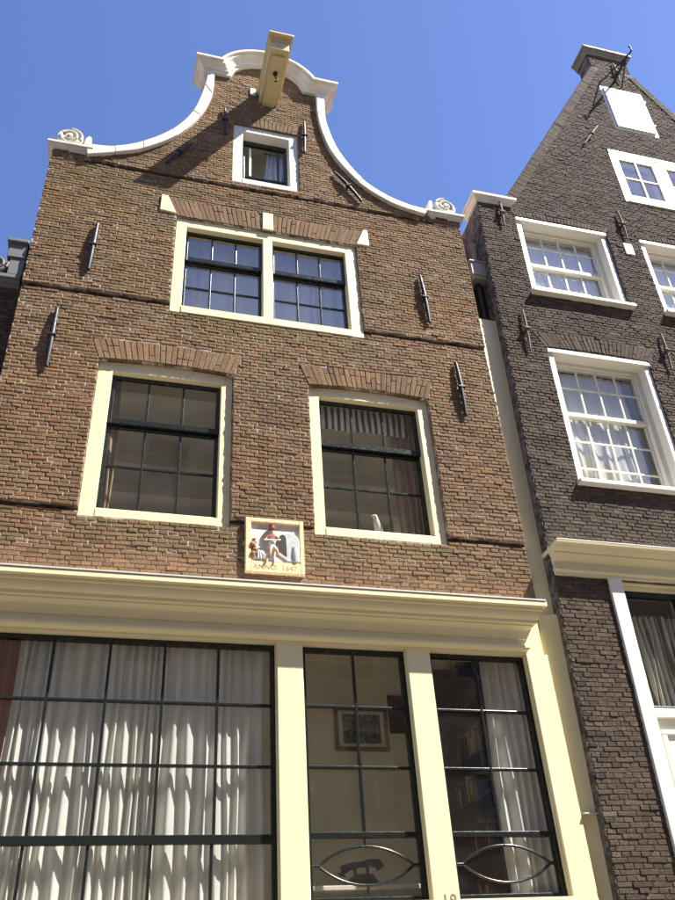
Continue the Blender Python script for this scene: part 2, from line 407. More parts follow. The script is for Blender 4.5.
# ------------------------------------------------------------------ windows
def pane(parent,x0,x1,z0,z1,y,fmap=None):
    mb=MB(); hx=(x1-x0)/2; hz=(z1-z0)/2; mb.box(-hx,hx,0,.004,-hz,hz)
    if fmap:
        c=fmap((x0+x1)/2,y,(z0+z1)/2); mb.fm=lambda X,Y,Z:tuple(a-b for a,b in zip(fmap(X+(x0+x1)/2,Y+y,Z+(z0+z1)/2),c))
    else: c=((x0+x1)/2,y,(z0+z1)/2)
    o=mb.build('pane',M[GL[0]],parent); o.location=c
    o.rotation_euler=(rnd.gauss(0,.004),0,rnd.gauss(0,.005)); return o
def sash(parent,x0,x1,z0,z1,y,d,mat,stile,top,bot,xs,zs,bar=.022,fmap=None,name='sash'):
    """one sash: frame, glazing bars, panes.  xs / zs: bar centres"""
    mb=MB(fmap); mb.box(x0,x0+stile,y,y+d,z0,z1); mb.box(x1-stile,x1,y,y+d,z0,z1)
    mb.box(x0+stile,x1-stile,y+.001,y+d-.001,z0,z0+bot); mb.box(x0+stile,x1-stile,y+.001,y+d-.001,z1-top,z1)
    mb.build(name,mat,parent,bevel=.003)
    gx0,gx1,gz0,gz1=x0+stile,x1-stile,z0+bot,z1-top
    for x in xs: MB(fmap).prism([(x-bar/2,gz0),(x+bar/2,gz0),(x+bar/2,gz1),(x-bar/2,gz1)],y+.006,y+d-.012).build('glazing_bar',mat,parent,bevel=.003)
    for z in zs: MB(fmap).prism([(gx0,z-bar/2),(gx1,z-bar/2),(gx1,z+bar/2),(gx0,z+bar/2)],y+.009,y+d-.010).build('glazing_bar',mat,parent,bevel=.003)
    ex=[gx0]+list(xs)+[gx1]; ez=[gz0]+list(zs)+[gz1]
    for i in range(len(ex)-1):
        for k in range(len(ez)-1):
            a=ex[i]+(bar/2-.004 if i else -.004); b=ex[i+1]-(bar/2-.004 if i<len(ex)-2 else -.004)
            c=ez[k]+(bar/2-.004 if k else -.004); e=ez[k+1]-(bar/2-.004 if k<len(ez)-2 else -.004)
            pane(parent,a,b,c,e,y+d*.55,fmap)
def holed(mb,x0,x1,y0,y1,z0,z1,holes):
    zs=sorted({z0,z1,*[h[2] for h in holes],*[h[3] for h in holes]})
    for a,b in zip(zs,zs[1:]):
        iv=[(x0,x1)]
        for h in holes:
            if h[2]<=a and h[3]>=b: iv=subtract(iv,h[0],h[1])
        for p,q in iv: mb.box(p,q,y0,y1,a,b)
def room(parent,x0,x1,y0,y1,z0,z1,holes=()):
    t=.06
    w=MB(); w.box(x0-t,x0,y0,y1+t,z0,z1); w.box(x1,x1+t,y0,y1+t,z0,z1); holed(w,x0,x1,y1,y1+t,z0,z1,holes); w.build('room_wall',M['plaster'],parent)
    c=MB(); c.box(x0-t,x1+t,y0,y1+t,z1,z1+t)
    k=y0+.55
    while k<y1-.2: c.box(x0,x1,k,k+.16,z1-.17,z1+.001); k+=.78
    c.build('room_ceiling',M['ceil'],parent)
    MB().box(x0-t,x1+t,y0,y1+t,z0-t,z0).build('room_floor',M['wood'],parent)
def curtain(name,label,x0,x1,z0,z1,y,amp,folds,mat,group=None,spread=0,lean=0,rail=True,cat='curtain',fmap=None,seed=1,gather=None):
    R=random.Random(seed); nx=folds*10; nz=14
    ph=[R.uniform(.5,1.6) for _ in range(folds+2)]; am=[R.uniform(.55,1.25) for _ in range(folds+2)]
    tot=sum(ph[:folds]); acc=[0]
    for q in ph[:folds]: acc.append(acc[-1]+q/tot)
    root=empty(name,(0,0,0),label,cat,group)
    mb=MB(fmap); vs=[]
    for k in range(nz+1):
        t=k/nz; z=z1+(z0-z1)*t
        for i in range(nx+1):
            f=i/nx*folds; q=min(int(f),folds-1); fr=f-q
            u=acc[q]+(acc[q+1]-acc[q])*fr
            x=x0+(x1-x0)*u
            if gather: x=x0+(x1-x0)*(u*(1-gather(t))) 
            x+=spread*t*(u-.5)+lean*t+.012*math.sin(7*t+q*2.1)
            a=amp*(am[q]*(1-fr)+am[q+1]*fr)*(.75+.45*t)
            vs.append((x,y+a*math.sin(2*math.pi*fr)+.012*math.sin(t*5+q),z))
    W=nx+1; fs=[(k*W+i,k*W+i+1,(k+1)*W+i+1,(k+1)*W+i) for k in range(nz) for i in range(nx)]
    mb.add(vs,fs); mb.build('cloth',mat,root,smooth=180)
    if rail: MB(fmap).tube([(x0-.04,y,z1+.005),(x1+.04,y,z1+.005)],.011,8).build('rail',M['darkwood'],root,smooth=50)
    return root

# ================================================================== SETTING
tag(MB().box(-60,70,-6.2,-2.0,-.5,-.02).build('street',M['street']),kind='structure')
tag(MB().box(-60,70,-2.0,0.2,-.5,.09).build('pavement',M['pave']),kind='structure')
tag(MB().box(-60,70,-10.6,-6.2,-.5,.09).build('pavement_opposite',M['pave']),kind='structure')
tag(MB().box(-400,400,-400,400,-.9,-.52).build('ground',M['street']),kind='structure')

# ================================================================== MAIN HOUSE
house=empty('gabled_house',(0,0,0),'brown brick bell-gabled house with cream shopfront, hoist beam and curved white gable trim','house')
XL,XR=-1.46,4.52
H=.0505
def fy(z):
    for c in (6.205,9.26,11.71):
        if c-H<=z<c: return fy(c+.01)+.085
    return 0 if z<6.205 else -.03 if z<9.26 else -.06 if z<11.71 else -.085
inL=[(-1.0,11.75),(-.641,11.906),(-.268,12.11),(.174,12.558),(.496,13.18),(.656,13.808),(.675,14.43)]
outL=[(-1.032,11.98),(-.654,12.044),(-.28,12.274),(.098,12.685),(.385,13.266),(.537,14.028),(.562,14.43)]
inR=[(3.93,11.775),(3.70,11.82),(3.35,11.938),(2.916,12.263),(2.555,12.825),(2.413,13.319),(2.345,13.856),(2.35,14.43)]
outR=[(4.0,11.90),(3.744,11.93),(3.36,12.07),(2.988,12.364),(2.66,12.93),(2.50,13.568),(2.475,14.03),(2.49,14.43)]
cL=smooth_curve([tuple((a[i]+b[i])/2 for i in (0,1)) for a,b in zip(inL,outL)])
cR=smooth_curve([tuple((a[i]+b[i])/2 for i in (0,1)) for a,b in zip(inR,outR)])
def at_z(c,z):
    for p,q in zip(c,c[1:]):
        if p[1]<=z<=q[1]: return p[0]+(q[0]-p[0])*(z-p[1])/max(1e-6,q[1]-p[1])
    return None
GC=1.535; CB=14.43; CR=.60; CT=14.93         # crest: centre, base, radius, top
def outline(z):
    if z<11.80: return [(XL,XR)]
    if z<CB:
        l=at_z(cL,z); r=at_z(cR,z)
        if l is None: l=XL+.3
        if r is None: r=XR-.3
        return [(l,r)]
    if z<CB+.12: e=.9; return [(GC-e,GC+e)]
    cz=CB-.10+.0
    e2=(CR+.04)**2-(z-cz)**2
    return [(GC-math.sqrt(e2),GC+math.sqrt(e2))] if e2>0 else []
# openings
A1=arch_clear(-.46,1.097,8.205,.04); A2=arch_clear(2.016,3.568,8.205,.04)
F1=fan(house,-.46,1.097,8.205,.04,.29,.105,-.0325,25,VPAL,M['brick'])
F2=fan(house,2.016,3.568,8.205,.04,.29,.105,-.0325,25,VPAL,M['brick'])
keyskip=lambda x:1.445<x<1.605
F3=fan(house,.277,2.80,10.885,.0,.335,.14,-.0625,42,VPAL,M['brick'],skip=keyskip)
F4=fan(house,1.01,2.01,13.235,.0,.215,.06,-.0875,17,VPAL,M['brick'])
def openings(z):
    o=[]
    for f,zb in ((A1,6.125),(A2,6.125)):
        r=f(z)
        if z>zb and r: o.append(r)
    if 9.105<z<10.885: o.append((.277,2.80))
    if 11.82<z<13.235: o.append((1.01,2.01))
    if 5.59<z<6.235: o.append((1.252,1.88))
    return o
def fans(z): return [r for r in (F1(z),F2(z),F3(z),F4(z)) if r]
def spans_wall(z):
    iv=outline(z)
    for a,b in openings(z): iv=subtract(iv,a,b)
    return iv
def spans_brick(z):
    iv=spans_wall(z)
    for a,b in fans(z): iv=subtract(iv,a-.004,b+.004)
    if 10.885<z<11.235: iv=subtract(iv,.045,.28); iv=subtract(iv,2.80,3.0)
    if 13.80<z<14.21: iv=subtract(iv,1.40,1.70)
    return iv
def tint(x,z,c):
    g=0
    for a,b,zz in ((-.5,1.15,6.12),(1.98,3.6,6.12),(.2,2.85,9.1)):   # algae streaks below the sills
        if a<x<b and zz-.42<z<zz: g=max(g,(1-(zz-z)/.42)*.75)
    if z<5.62: g=max(g,.55)
    if x<.4 and 11.0<z<11.75: g=max(g,.35)
    g*=rnd.uniform(.4,1.1)
    m=(.175,.145,.062)
    c=tuple(c[i]*(1-g)+m[i]*g for i in range(3))
    a=mnoise.noise(Vector((x*.55,z*.5,3.1))); b=mnoise.noise(Vector((x*.9,z*.8,9.7))); d=mnoise.noise(Vector((x*2.6,z*.45,5.2)))
    k=1+.30*a+.16*d                                  # weathering in big patches, rain streaks
    if -.2<x-1.25<1.5 and 6.9<z<7.5 or 3.5<x<4.4 and 9.3<z<9.75: k*=1.13   # repaired patches
    u=min(1,max(0,(z-7.6)/2.4))                      # lichen makes the upper wall more olive
    return (c[0]*k*(1+.10*b),c[1]*k*(1+.025*u),c[2]*k*(1-.12*b)*(1-.05*u))
Z0=5.31
lay_wall(house,Z0,14.93,H,spans_wall,fy,.26,M['mortar'])
lay_bricks(house,Z0,14.93,H,spans_brick,fy,PAL,M['brick'],lambda x,z:z<5.95 and x>-1.15,tint)
# lower wall behind the shopfront and side walls, roof
w=MB(); w.box(XL,XL+.2,.26,4.3,0,11.75); w.box(XR-.2,XR,.26,4.3,0,11.75); REAR=[(-1.0,1.3,6.0,8.45),(1.9,4.1,6.0,8.45),(0.2,2.9,9.0,11.1)]; holed(w,XL,XR,4.3,4.5,0,11.75,REAR); w.build('side_wall',M['opp'],house)  # REAR: unseen back openings added to let daylight brighten the upper rooms
rf=MB(); rf.prism([(XL,11.6),(XL+.12,11.6),(1.53,14.1),(XR-.12,11.6),(XR,11.6),(1.53,14.25)],.30,4.6); rf.build('roof',M['slate'],house,fix=True)

# rain / settling: keystone and corner blocks over the double window
def white_block(poly,name='corner_block'): return MB().prism(poly,-.082,.05).build(name,M['cream'],house,bevel=.006)
white_block([(1.450,10.885),(1.600,10.885),(1.597,11.235),(1.453,11.235)],'keystone')
white_block([(.045,10.93),(.265,10.905),(.135,11.245),(.05,11.245)])
white_block([(2.805,10.90),(2.995,10.90),(2.99,11.235),(2.93,11.235)])

# gable trim --------------------------------------------------------
for a,b in ((inL,outL),(inR,outR)):
    A=smooth_curve(a);B=smooth_curve(b)
    for k in range(0,len(A)-1,6):
        e=min(k+6,len(A)-1); q=rnd.gauss(0,.004); a_=A[k:e+1]; b_=B[k:e+1]
        a_[-1]=tuple(a_[-1][i]+(a_[-2][i]-a_[-1][i])*.04 for i in (0,1)); b_[-1]=tuple(b_[-1][i]+(b_[-2][i]-b_[-1][i])*.04 for i in (0,1))
        MB().strip(a_,b_,-.145+q,.29).build('coping_stone',M['stonewhite'],house,bevel=.01,fix=True)
prof=[(.0,.0),(.045,.0),(.05,.05),(.075,.065),(.09,.10),(.12,.135),(.155,.155),(.16,.19),(.19,.20),(.19,.245),(.10,.26),(-.30,.26)]
pz=CB-.01
path=[((GC-.98,.27,pz),(-1,0,0),(0,0,1)),((GC-.98,-.085,pz),(-1,-1,0),(0,0,1)),((GC-.60,-.085,pz),(0,-1,0),(-.69,0,1))]
for i in range(15):
    a=math.radians(150-120*i/14)
    path.append(((GC+.615*math.cos(a),-.085,pz-.135+.615*math.sin(a)),(0,-1,0),(math.cos(a),0,math.sin(a))))
path+=[((GC+.60,-.085,pz),(0,-1,0),(.69,0,1)),((GC+.98,-.085,pz),(1,-1,0),(0,0,1)),((GC+.98,.27,pz),(1,0,0),(0,0,1))]
MB().rings(path,prof,cap=False).build('gable_crest',M['stonewhite'],house,smooth=35,fix=True)
# crest backing
bk=[(GC-.98,pz+.02)]+[(p[0][0],p[0][2]+.02) for p in path[3:-3]]+[(GC+.98,pz+.02)]
MB().prism([(x,z) for x,z in reversed(bk)]+[],-.075,.26).build('crest_wall',M['mortar'],house,fix=True)
# shoulders with scrolls
def shoulder(x0,x1,zb,side):
    pr=[(0,0),(.02,.0),(.03,.035),(.06,.05),(.065,.09),(.09,.10),(.09,.135),(-.05,.14)]
    a,b=(x0,x1)
    rg=[((a,.26,zb),(-1,0,0),(0,0,1)),((a,-.06,zb),(-1,-1,0),(0,0,1)),((b,-.06,zb),(1,-1,0),(0,0,1)),((b,.26,zb),(1,0,0),(0,0,1))]
    mb=MB().rings(rg,pr,cap=False); mb.box(a-.08,b+.08,-.14,.26,zb+.12,zb+.139)
    sh=mb.build('shoulder_cap',M['stonewhite'],house,smooth=35,fix=True)
    xc=(a+b)/2-side*.03; zc=zb+.14+.165
    v=MB(); v.lathe([(.02,-.11),(.165,-.11),(.175,-.10),(.175,.16),(.16,.17),(.02,.17)],(xc,0,zc),'y',28)
    sp=[]
    for i in range(64):
        t=i/63; ang=-side*t*2*math.pi*2.1+ (math.pi*.5); r=.158*(1-t)**.8+.012
        sp.append((xc+r*math.cos(ang),-.115-.02*t,zc+r*math.sin(ang)))
    v.tube(sp,.02,8,rr=[.021-.007*i/63 for i in range(64)]); v.lathe([(.005,-.16),(.03,-.155),(.04,-.12),(.04,-.10)],(xc,0,zc),'y',14)
    v.build('scroll',M['stonewhite'],house,smooth=40,fix=True)
    lx=xc+side*.235
    MB().prism([(lx-.06,zb+.135),(lx+.06,zb+.135),(lx+.035,zb+.28),(lx+.045,zb+.40),(lx,zb+.43),(lx-.035,zb+.36)] ,-.10,.15).build('scroll_leaf',M['stonewhite'],house,bevel=.015,fix=True)
    MB().box(a+.02,b-.02,-.055,.26,zb-.10,zb+.002).build('shoulder_block',M['mortar'],house)
shoulder(-1.44,-1.02,11.79,1); shoulder(4.06,4.50,11.775,-1)

# hoist beam ----------------------------------------------------------
bm=MB().box(1.405,1.695,-1.02,.10,13.90,14.10).build('hoist_beam',M['beamcream'],house,bevel=.006)
def sub(mb,name,mat,par=bm,**k): return mb.build(name,mat,par,**k)
sub(MB().box(1.375,1.755,-1.12,.10,14.17,14.215),'cover_board',M['beamcream'],bevel=.006)
sub(MB().rings([((1.405,.1,14.10),(-1,0,0),(0,0,1)),((1.405,-1.02,14.10),(-1,-1,0),(0,0,1)),((1.695,-1.02,14.10),(1,-1,0),(0,0,1)),((1.695,.1,14.10),(1,0,0),(0,0,1))],
    [(-.01,.0),(.008,.0),(.010,.02),(.022,.03),(.026,.055),(.04,.06),(.04,.069),(-.01,.069)],cap=False),'beam_moulding',M['beamcream'],smooth=30,fix=True)
sub(MB().box(1.455,1.645,-.93,-.02,13.855,13.902),'beam_panel',M['beamcream'],bevel=.008)
sub(MB().box(1.255,1.345,-.11,.02,14.07,14.245),'beam_bracket',M['stonewhite'],bevel=.008)
sub(MB().lathe([(.012,0),(.036,.0),(.036,.02),(.012,.03)],(1.55,-.66,13.825),'z',16),'hook_plate',M['iron'],smooth=40)
hk=[(1.55,-.66,13.84),(1.55,-.66,13.77),(1.555,-.66,13.72)]+[(1.55+.035*math.sin(a),-.66,13.675+.045*math.cos(a)) for a in [i*.45 for i in range(1,9)]]
sub(MB().tube(hk,.011,8),'hook',M['iron'],smooth=60)

# wall anchors ---------------------------------------------------------
def anchor(par,x,z,h,y,ang=0,mat='iron',fmap=None,w=.028):
    ang+=rnd.gauss(0,.015); mb=MB(fmap); ca,sa=math.cos(ang),math.sin(ang)
    def rod(l0,l1,r0,r1,dy0,dy1):
        mb.tube([(x+sa*l0,y-dy0,z+ca*l0),(x+sa*(l0+l1)/2,y-(dy0+dy1)/2-.004,z+ca*(l0+l1)/2),(x+sa*l1,y-dy1,z+ca*l1)],0,8,rr=[r0,(r0+r1)/2*1.05,r1])
    rod(-h/2,-.01,w*.8,w*1.15,.032,.046); rod(.01,h/2,w*1.15,w*.75,.050,.032)
    mb.tube([(x-ca*.042,y-.06,z+sa*.042),(x+ca*.042,y-.06,z-sa*.042)],.024,8)
    mb.tube([(x,y+.04,z),(x,y-.06,z)],.022,8)
    return mb.build('wall_anchor',M[mat],par,smooth=50)
for x,z,h,a in ((-.724,9.99,.86,0),(3.72,9.975,.90,0),):
    anchor(house,x,z,h,-.06,a)
for x,z,h,a in ((-1.006,8.41,.90,0),(4.037,8.43,.88,0)): anchor(house,x,z,h,-.03,a)
for x,z,h,a in ((.872,13.18,.66,0),(2.111,13.18,.80,0),(.239,12.185,.66,math.atan2(.32,.57)),(2.748,12.13,.70,-math.atan2(.384,.586))): anchor(house,x,z,h,-.085,a,w=.024)

# upper windows --------------------------------------------------------
def frame_poly(x0,x1,z0,zs,rise,ix0,ix1,iz0,iz1,y0,y1,mat,parent,label=None):
    mb=MB(); n=12; xc=(x0+x1)/2; hw=(x1-x0)/2
    mb.box(x0,ix0,y0,y1,z0,zs-.05); mb.box(ix1,x1,y0,y1,z0,zs-.05)
    mb.box(ix0,ix1,y0-.006,y1,z0,iz0)
    top=[(xc+hw*u,zs+rise*(1-u*u)-.006) for u in [-1+2*i/n for i in range(n+1)]]
    lo=[(p[0],zs-.05) for p in top]
    mb.strip(lo,top,y0+.0005,y1)
    mb.box(ix0,ix1,y0+.0005,y1,iz1,zs-.05)
    return mb.build('window',mat,parent,bevel=.005,fix=True)
def bow_window(x0,x1,ix0,ix1,bars):
    f=frame_poly(x0+.004,x1-.004,6.128,8.205,.04,ix0,ix1,6.225,8.085,.027,.21,M['cream'],house)
    sash(f,ix0,ix1,7.40,8.085,.105,.045,M['black'],.045,.045,.07,bars,[],.026)
    sash(f,ix0,ix1,6.225,7.445,.152,.045,M['black'],.045,.075,.055,bars,[6.858],.024)
    MB().box(ix0-.0,ix1+.0,.05,.106,6.2255,6.25).build('sill_board',M['cream'],f,bevel=.004)
    return f
bow_window(-.46,1.097,-.291,.961,[.137,.533])
bow_window(2.016,3.568,2.150,3.428,[2.577,2.977])
# double window
mb=MB(); y0,y1=-.03,.16
mb.box(.281,.42,y0,y1,9.11,10.88); mb.box(2.635,2.796,y0,y1,9.11,10.88); mb.box(1.462,1.592,y0,y1,9.225,10.72)
mb.box(.42,2.635,y0-.01,y1,9.11,9.225); mb.box(.42,2.635,y0+.001,y1,10.72,10.88)
f3=mb.build('window',M['cream'],house,bevel=.005)
GL[0]='glass2'
for a,b in ((.42,1.462),(1.592,2.635)):
    k=(b-a-.08)/3; bars=[a+.04+k,a+.04+2*k]
    sash(f3,a,b,10.16,10.72,.05,.045,M['black'],.04,.04,.07,bars,[],.024)
    sash(f3,a,b,9.225,10.20,.097,.045,M['black'],.04,.06,.04,bars,[9.715],.022)
GL[0]='glass'
# attic window
mb=MB(); y0,y1=-.055,.17
mb.box(1.012,1.155,y0,y1,11.825,13.232); mb.box(1.872,2.008,y0,y1,11.825,13.232); mb.box(1.155,1.872,y0-.008,y1,11.825,11.945); mb.box(1.155,1.872,y0+.001,y1,13.105,13.232)
f4=mb.build('window',M['white'],house,bevel=.005)
mb=MB(); mb.box(1.155,1.21,.10,.15,11.945,13.105); mb.box(1.825,1.872,.10,.15,11.945,13.105); mb.box(1.21,1.825,.101,.149,11.945,11.99); mb.box(1.21,1.825,.101,.149,13.02,13.105); mb.build('sash',M['black'],f4,bevel=.003)
MB().box(1.285,1.315,.104,.14,12.255,12.94).build('glazing_bar',M['white'],f4,bevel=.002)
MB().box(1.72,1.745,.104,.14,12.255,13.02).build('glazing_bar',M['black'],f4,bevel=.002)
MB().box(1.21,1.825,.102,.14,12.225,12.255).build('glazing_bar',M['black'],f4,bevel=.002)
for a,b,c,d in ((1.205,1.83,11.985,12.23),(1.31,1.722,12.25,13.025),(1.743,1.83,12.25,13.025),(1.205,1.288,12.25,13.025)): pane(f4,a,b,c,d,.125)

# rooms
room(house,-1.30,4.36,.20,3.0,1.85,5.50)
room(house,-1.30,1.55,.262,4.22,5.62,8.60,REAR[:1]); room(house,1.67,4.28,.262,4.22,5.62,8.60,REAR[1:2])
room(house,-.2,3.2,.262,4.22,8.80,11.2,REAR[2:]); room(house,.7,2.35,.262,2.5,11.5,13.35)

# shopfront --------------------------------------------------------------
lip_y=-.29
cp=[(-.02,-.50),(.0,-.50),(.0,-.478),(.03,-.474),(.05,-.462),(.058,-.448),(.058,-.428),(.03,-.424),(.03,-.414),(.012,-.410),(.012,-.345),(.030,-.341),(.030,-.328),(.036,-.295),(.052,-.262),(.080,-.240),(.112,-.230),(.112,-.214),(.150,-.210),(.150,-.178),(.166,-.174),(.185,-.160),(.200,-.138),(.206,-.110),(.206,-.096),(.226,-.092),(.226,-.062),(.268,-.058),(.268,-.008),(.255,.0),(-.05,.012)]
cx=4.50-.03
rg=[((XL-.6 if False else XL,-.02,5.355),(0,-1,0),(0,0,1)),((cx-.235,-.02,5.355),(.86,-1,0),(0,0,1)),((cx-.235,.06,5.355),(.86,0,0),(0,0,1))]
MB().rings(rg,cp,cap=False).build('cornice',M['cream'],house,smooth=24,fix=True)
MB().box(XL,cx-.012,-.296,.002,5.353,5.369).build('cornice_flashing',M['lead'],house,bevel=.002)
MB().box(XL,4.46,-.018,.26,4.858,5.345).build('frieze_board',M['cream'],house)
pil=[(-1.46,-1.20),(1.578,1.83),(2.915,3.162),(4.253,4.50)]
for a,b in pil:
    p=MB().box(a,b,-.02,.20,.35,4.857).build('pilaster',M['cream'],house,bevel=.004)
    MB().box(a-.02,b+.02,-.05,.20,.0,.35).build('pilaster_foot',M['kerb'],p,bevel=.01)
    MB().box(a-.012,a-.001,.02,.05,2.4,4.855).build('bead',M['cream'],p); MB().box(b+.001,b+.012,.02,.05,2.4,4.855).build('bead',M['cream'],p)
for a,b,zt in ((-1.20,1.578,2.40),(1.83,2.915,2.58),(3.162,4.253,2.58)):
    MB().box(a,b,.03,.20,.30,zt-.06).build('panel_board',M['cream'],house)
    MB().box(a,b,-.03,.24,zt-.06,zt).build('window_sill',M['cream'],house,bevel=.006)
    MB().box(a,b,.0,.20,0,.30).build('plinth',M['kerb'],house,bevel=.01)
def steel_frame(x0,x1,z0,z1,y,w=.048,d=.06):
    mb=MB(); mb.box(x0,x0+w,y,y+d,z0,z1); mb.box(x1-w,x1,y,y+d,z0,z1); mb.box(x0+w,x1-w,y+.001,y+d-.001,z1-w,z1); mb.box(x0+w,x1-w,y+.001,y+d-.001,z0,z0+w)
    return mb.build('window',M['black'],house,bevel=.004)
def barv(par,x,z0,z1,y,w=.026): MB().box(x-w/2,x+w/2,y,y+.04,z0,z1).build('glazing_bar',M['black'],par,bevel=.004)
def barh(par,x0,x1,z,y,w=.026): MB().box(x0,x1,y+.003,y+.043,z-w/2,z+w/2).build('glazing_bar',M['black'],par,bevel=.004)
# wide window
g1=steel_frame(-1.20,1.577,2.40,4.857,.075)
colx=[-1.0,-.495,.012,.517,1.025]; rowz=[4.262,3.700]
barh(g1,-1.152,1.529,3.092,.07,.075)
for z in rowz: barh(g1,-1.152,1.529,z,.085)
for x in colx: barv(g1,x,3.125,4.81,.087); 
for x in colx: barv(g1,x-.015,2.448,3.06,.087)
ex=[-1.155]+colx+[1.532]; ez=[3.125,3.700,4.262,4.812]
for i in range(len(ex)-1):
    for k in range(3): pane(g1,ex[i]+.008,ex[i+1]-.008,ez[k]+.008,ez[k+1]-.008,.107)
    pane(g1,ex[i]-(.007 if i else 0),ex[i+1]-(.023 if i<5 else 0),2.445,3.062,.107)
def eye_window(x0,x1,mid):
    g=steel_frame(x0,x1,2.58,4.857,.075)
    a,b=x0+.048,x1-.048
    barh(g,a,b,4.272,.085); barh(g,a,b,3.706,.085); barh(g,a,b,3.122,.080,.05); barv(g,mid,3.146,4.81,.087)
    for l,r in ((a-.004,mid-.008),(mid+.008,b+.004)):
        for c,d in ((3.142,3.698),(3.714,4.264),(4.28,4.813)): pane(g,l,r,c,d,.107)
    pane(g,a-.004,b+.004,2.624,3.10,.112)
    zc=2.875; hw=(b-a)/2-.055; xc=(a+b)/2
    R=(hw*hw+.155**2)/(2*.155)
    for s in (1,-1):
        half=math.asin(hw/R); pts=[]
        for i in range(17):
            t=-half+2*half*i/16; pts.append((xc+R*math.sin(t),.10,zc+s*(R*math.cos(t)-(R-.155))))
        MB().tube(pts,.0125,8).build('lens_bar',M['black'],g,smooth=60)
        MB().tube([(xc,.10,zc+s*.150),(xc,.10,zc+s*.232)],.012,8).build('lens_stub',M['black'],g,smooth=60)
        MB().tube([(xc+s*(hw-.015),.10,zc),(xc+s*(hw+.06),.10,zc)],.016,8).build('lens_stub',M['black'],g,smooth=60)
    return g
eye_window(1.832,2.913,2.375); eye_window(3.164,4.251,3.693)
# white stripe strip beside the neighbour
st=MB(); st.add([(4.505,.035,.1),(4.775,-.045,.1),(4.775,-.045,5.335),(4.505,.035,5.335),(4.505,.2,.1),(4.775,.2,.1),(4.775,.2,5.335),(4.505,.2,5.335)],[(0,1,2,3),(1,5,6,2),(5,4,7,6),(4,0,3,7),(3,2,6,7),(4,5,1,0)])
st=st.build('corner_strip',M['cream'],house)
MB().box(4.52,4.774,-.055,.03,3.27,3.282).build('strip_joint',M['lead'],st)
sg=MB(); sg.add([(4.525,.03,5.335),(4.80,.03,5.335),(4.86,.03,9.87),(4.555,.03,9.87),(4.525,.2,5.335),(4.80,.2,5.335),(4.86,.2,9.87),(4.555,.2,9.87)],[(0,1,2,3),(1,5,6,2),(5,4,7,6),(4,0,3,7),(3,2,6,7),(4,5,1,0)])
sg.build('corner_board',M['cream'],house)

def text_mesh(body,size,name,mat,parent,loc,depth=.002,spacing=1.0):
    cu=bpy.data.curves.new(name,'FONT'); cu.body=body; cu.size=size; cu.extrude=depth; cu.align_x='CENTER'; cu.space_character=spacing
    t=bpy.data.objects.new('tmp',cu); COL.objects.link(t)
    dg=bpy.context.evaluated_depsgraph_get(); me=bpy.data.meshes.new_from_object(t.evaluated_get(dg)); bpy.data.objects.remove(t)
    me.materials.clear(); me.materials.append(mat)
    o=bpy.data.objects.new(name,me); COL.objects.link(o); o.parent=parent; o.location=loc; o.rotation_euler=(math.radians(90),0,0); return o
text_mesh('19',.135,'house_number',M['numgrey'],house,(3.06,-.0215,2.53),.001,1.1)

# ================================================================== RELIEF PLAQUE
pq=empty('relief_plaque',(1.566,-.0,5.6),'painted stone relief of a baker at an oven, lettered ANNO 1647','plaque')
def pp(mb,name,mat,**k): return under(mb.build(name,mat,None,**k),pq)
px0,px1,pz0,pz1=1.254,1.878,5.592,6.232
mb=MB(); mb.box(px0,px0+.058,-.05,.10,pz0,pz1); mb.box(px1-.045,px1,-.05,.10,pz0,pz1); mb.box(px0+.058,px1-.045,-.0495,.10,pz1-.05,pz1); mb.box(px0+.058,px1-.045,-.0495,.10,pz0,pz0+.125)
pp(mb,'stone_frame',M['stone'],bevel=.006)
pp(MB().box(px0+.05,px1-.04,-.018,.10,pz0+.11,pz1-.04),'back_slab',M['relief'])
pp(MB().prism([(px0+.06,pz0+.126),(px1-.05,pz0+.126),(px1-.05,pz0+.15),(1.62,pz0+.30),(1.50,pz0+.26),(px0+.06,pz0+.20)],-.04,.06),'floor_slope',M['relief'],bevel=.01)
t=text_mesh('ANNO  1647',.08,'lettering',M['letter'],None,(1.566,-.0507,pz0+.034),.0008,1.05); under(t,pq)
# oven with arched mouth
ov=[(1.60,5.80)]+[(1.715+.115*math.cos(a),5.985+.085*math.sin(a)) for a in [math.pi-i*math.pi/12 for i in range(13)]]+[(1.83,5.73),(1.70,5.73)]
pp(MB().prism(list(reversed(ov)),-.052,.06),'oven',M['reliefgrey'],bevel=.008,fix=True)
om=[(1.605,5.85)]+[(1.645+.04*math.cos(a),5.985+.06*math.sin(a)) for a in [math.pi-i*math.pi/8 for i in range(9)]]+[(1.69,5.79)]
pp(MB().prism(list(reversed(om)),-.056,-.045),'oven_mouth',M['darkwood'],fix=True)
pp(MB().lathe([(.038,0),(.046,.06),(.048,.11),(.043,.165),(.036,.165),(.034,.15)],(1.783,-.028,5.735),'z',18),'barrel',M['reliefgrey'],smooth=40)
# bread heap / fire wood
R7=random.Random(7)
for i in range(11):
    x=1.325+R7.uniform(0,.10)*(1-i/16); z=5.76+.021*i; r=R7.uniform(.022,.036)
    x=min(x,1.43-.006*i)
    pp(MB().lathe([(.3*r,-r*.8),(.85*r,-.5*r),(r,0),(.85*r,.5*r),(.3*r,.8*r)],(x,R7.uniform(-.045,-.02),z),'z',10),'loaf',M['orange'] if i%3 else M['relief'],smooth=80)
for i in range(4):
    x=1.385+.02*i; pp(MB().tube([(x-.03,-.045,5.90-.012*i),(x,-.055,5.83-.012*i),(x+.012*i,-.05,5.745)],.013,8),'sack_fold',M['relief' if i%2 else 'reliefgrey'],smooth=60)
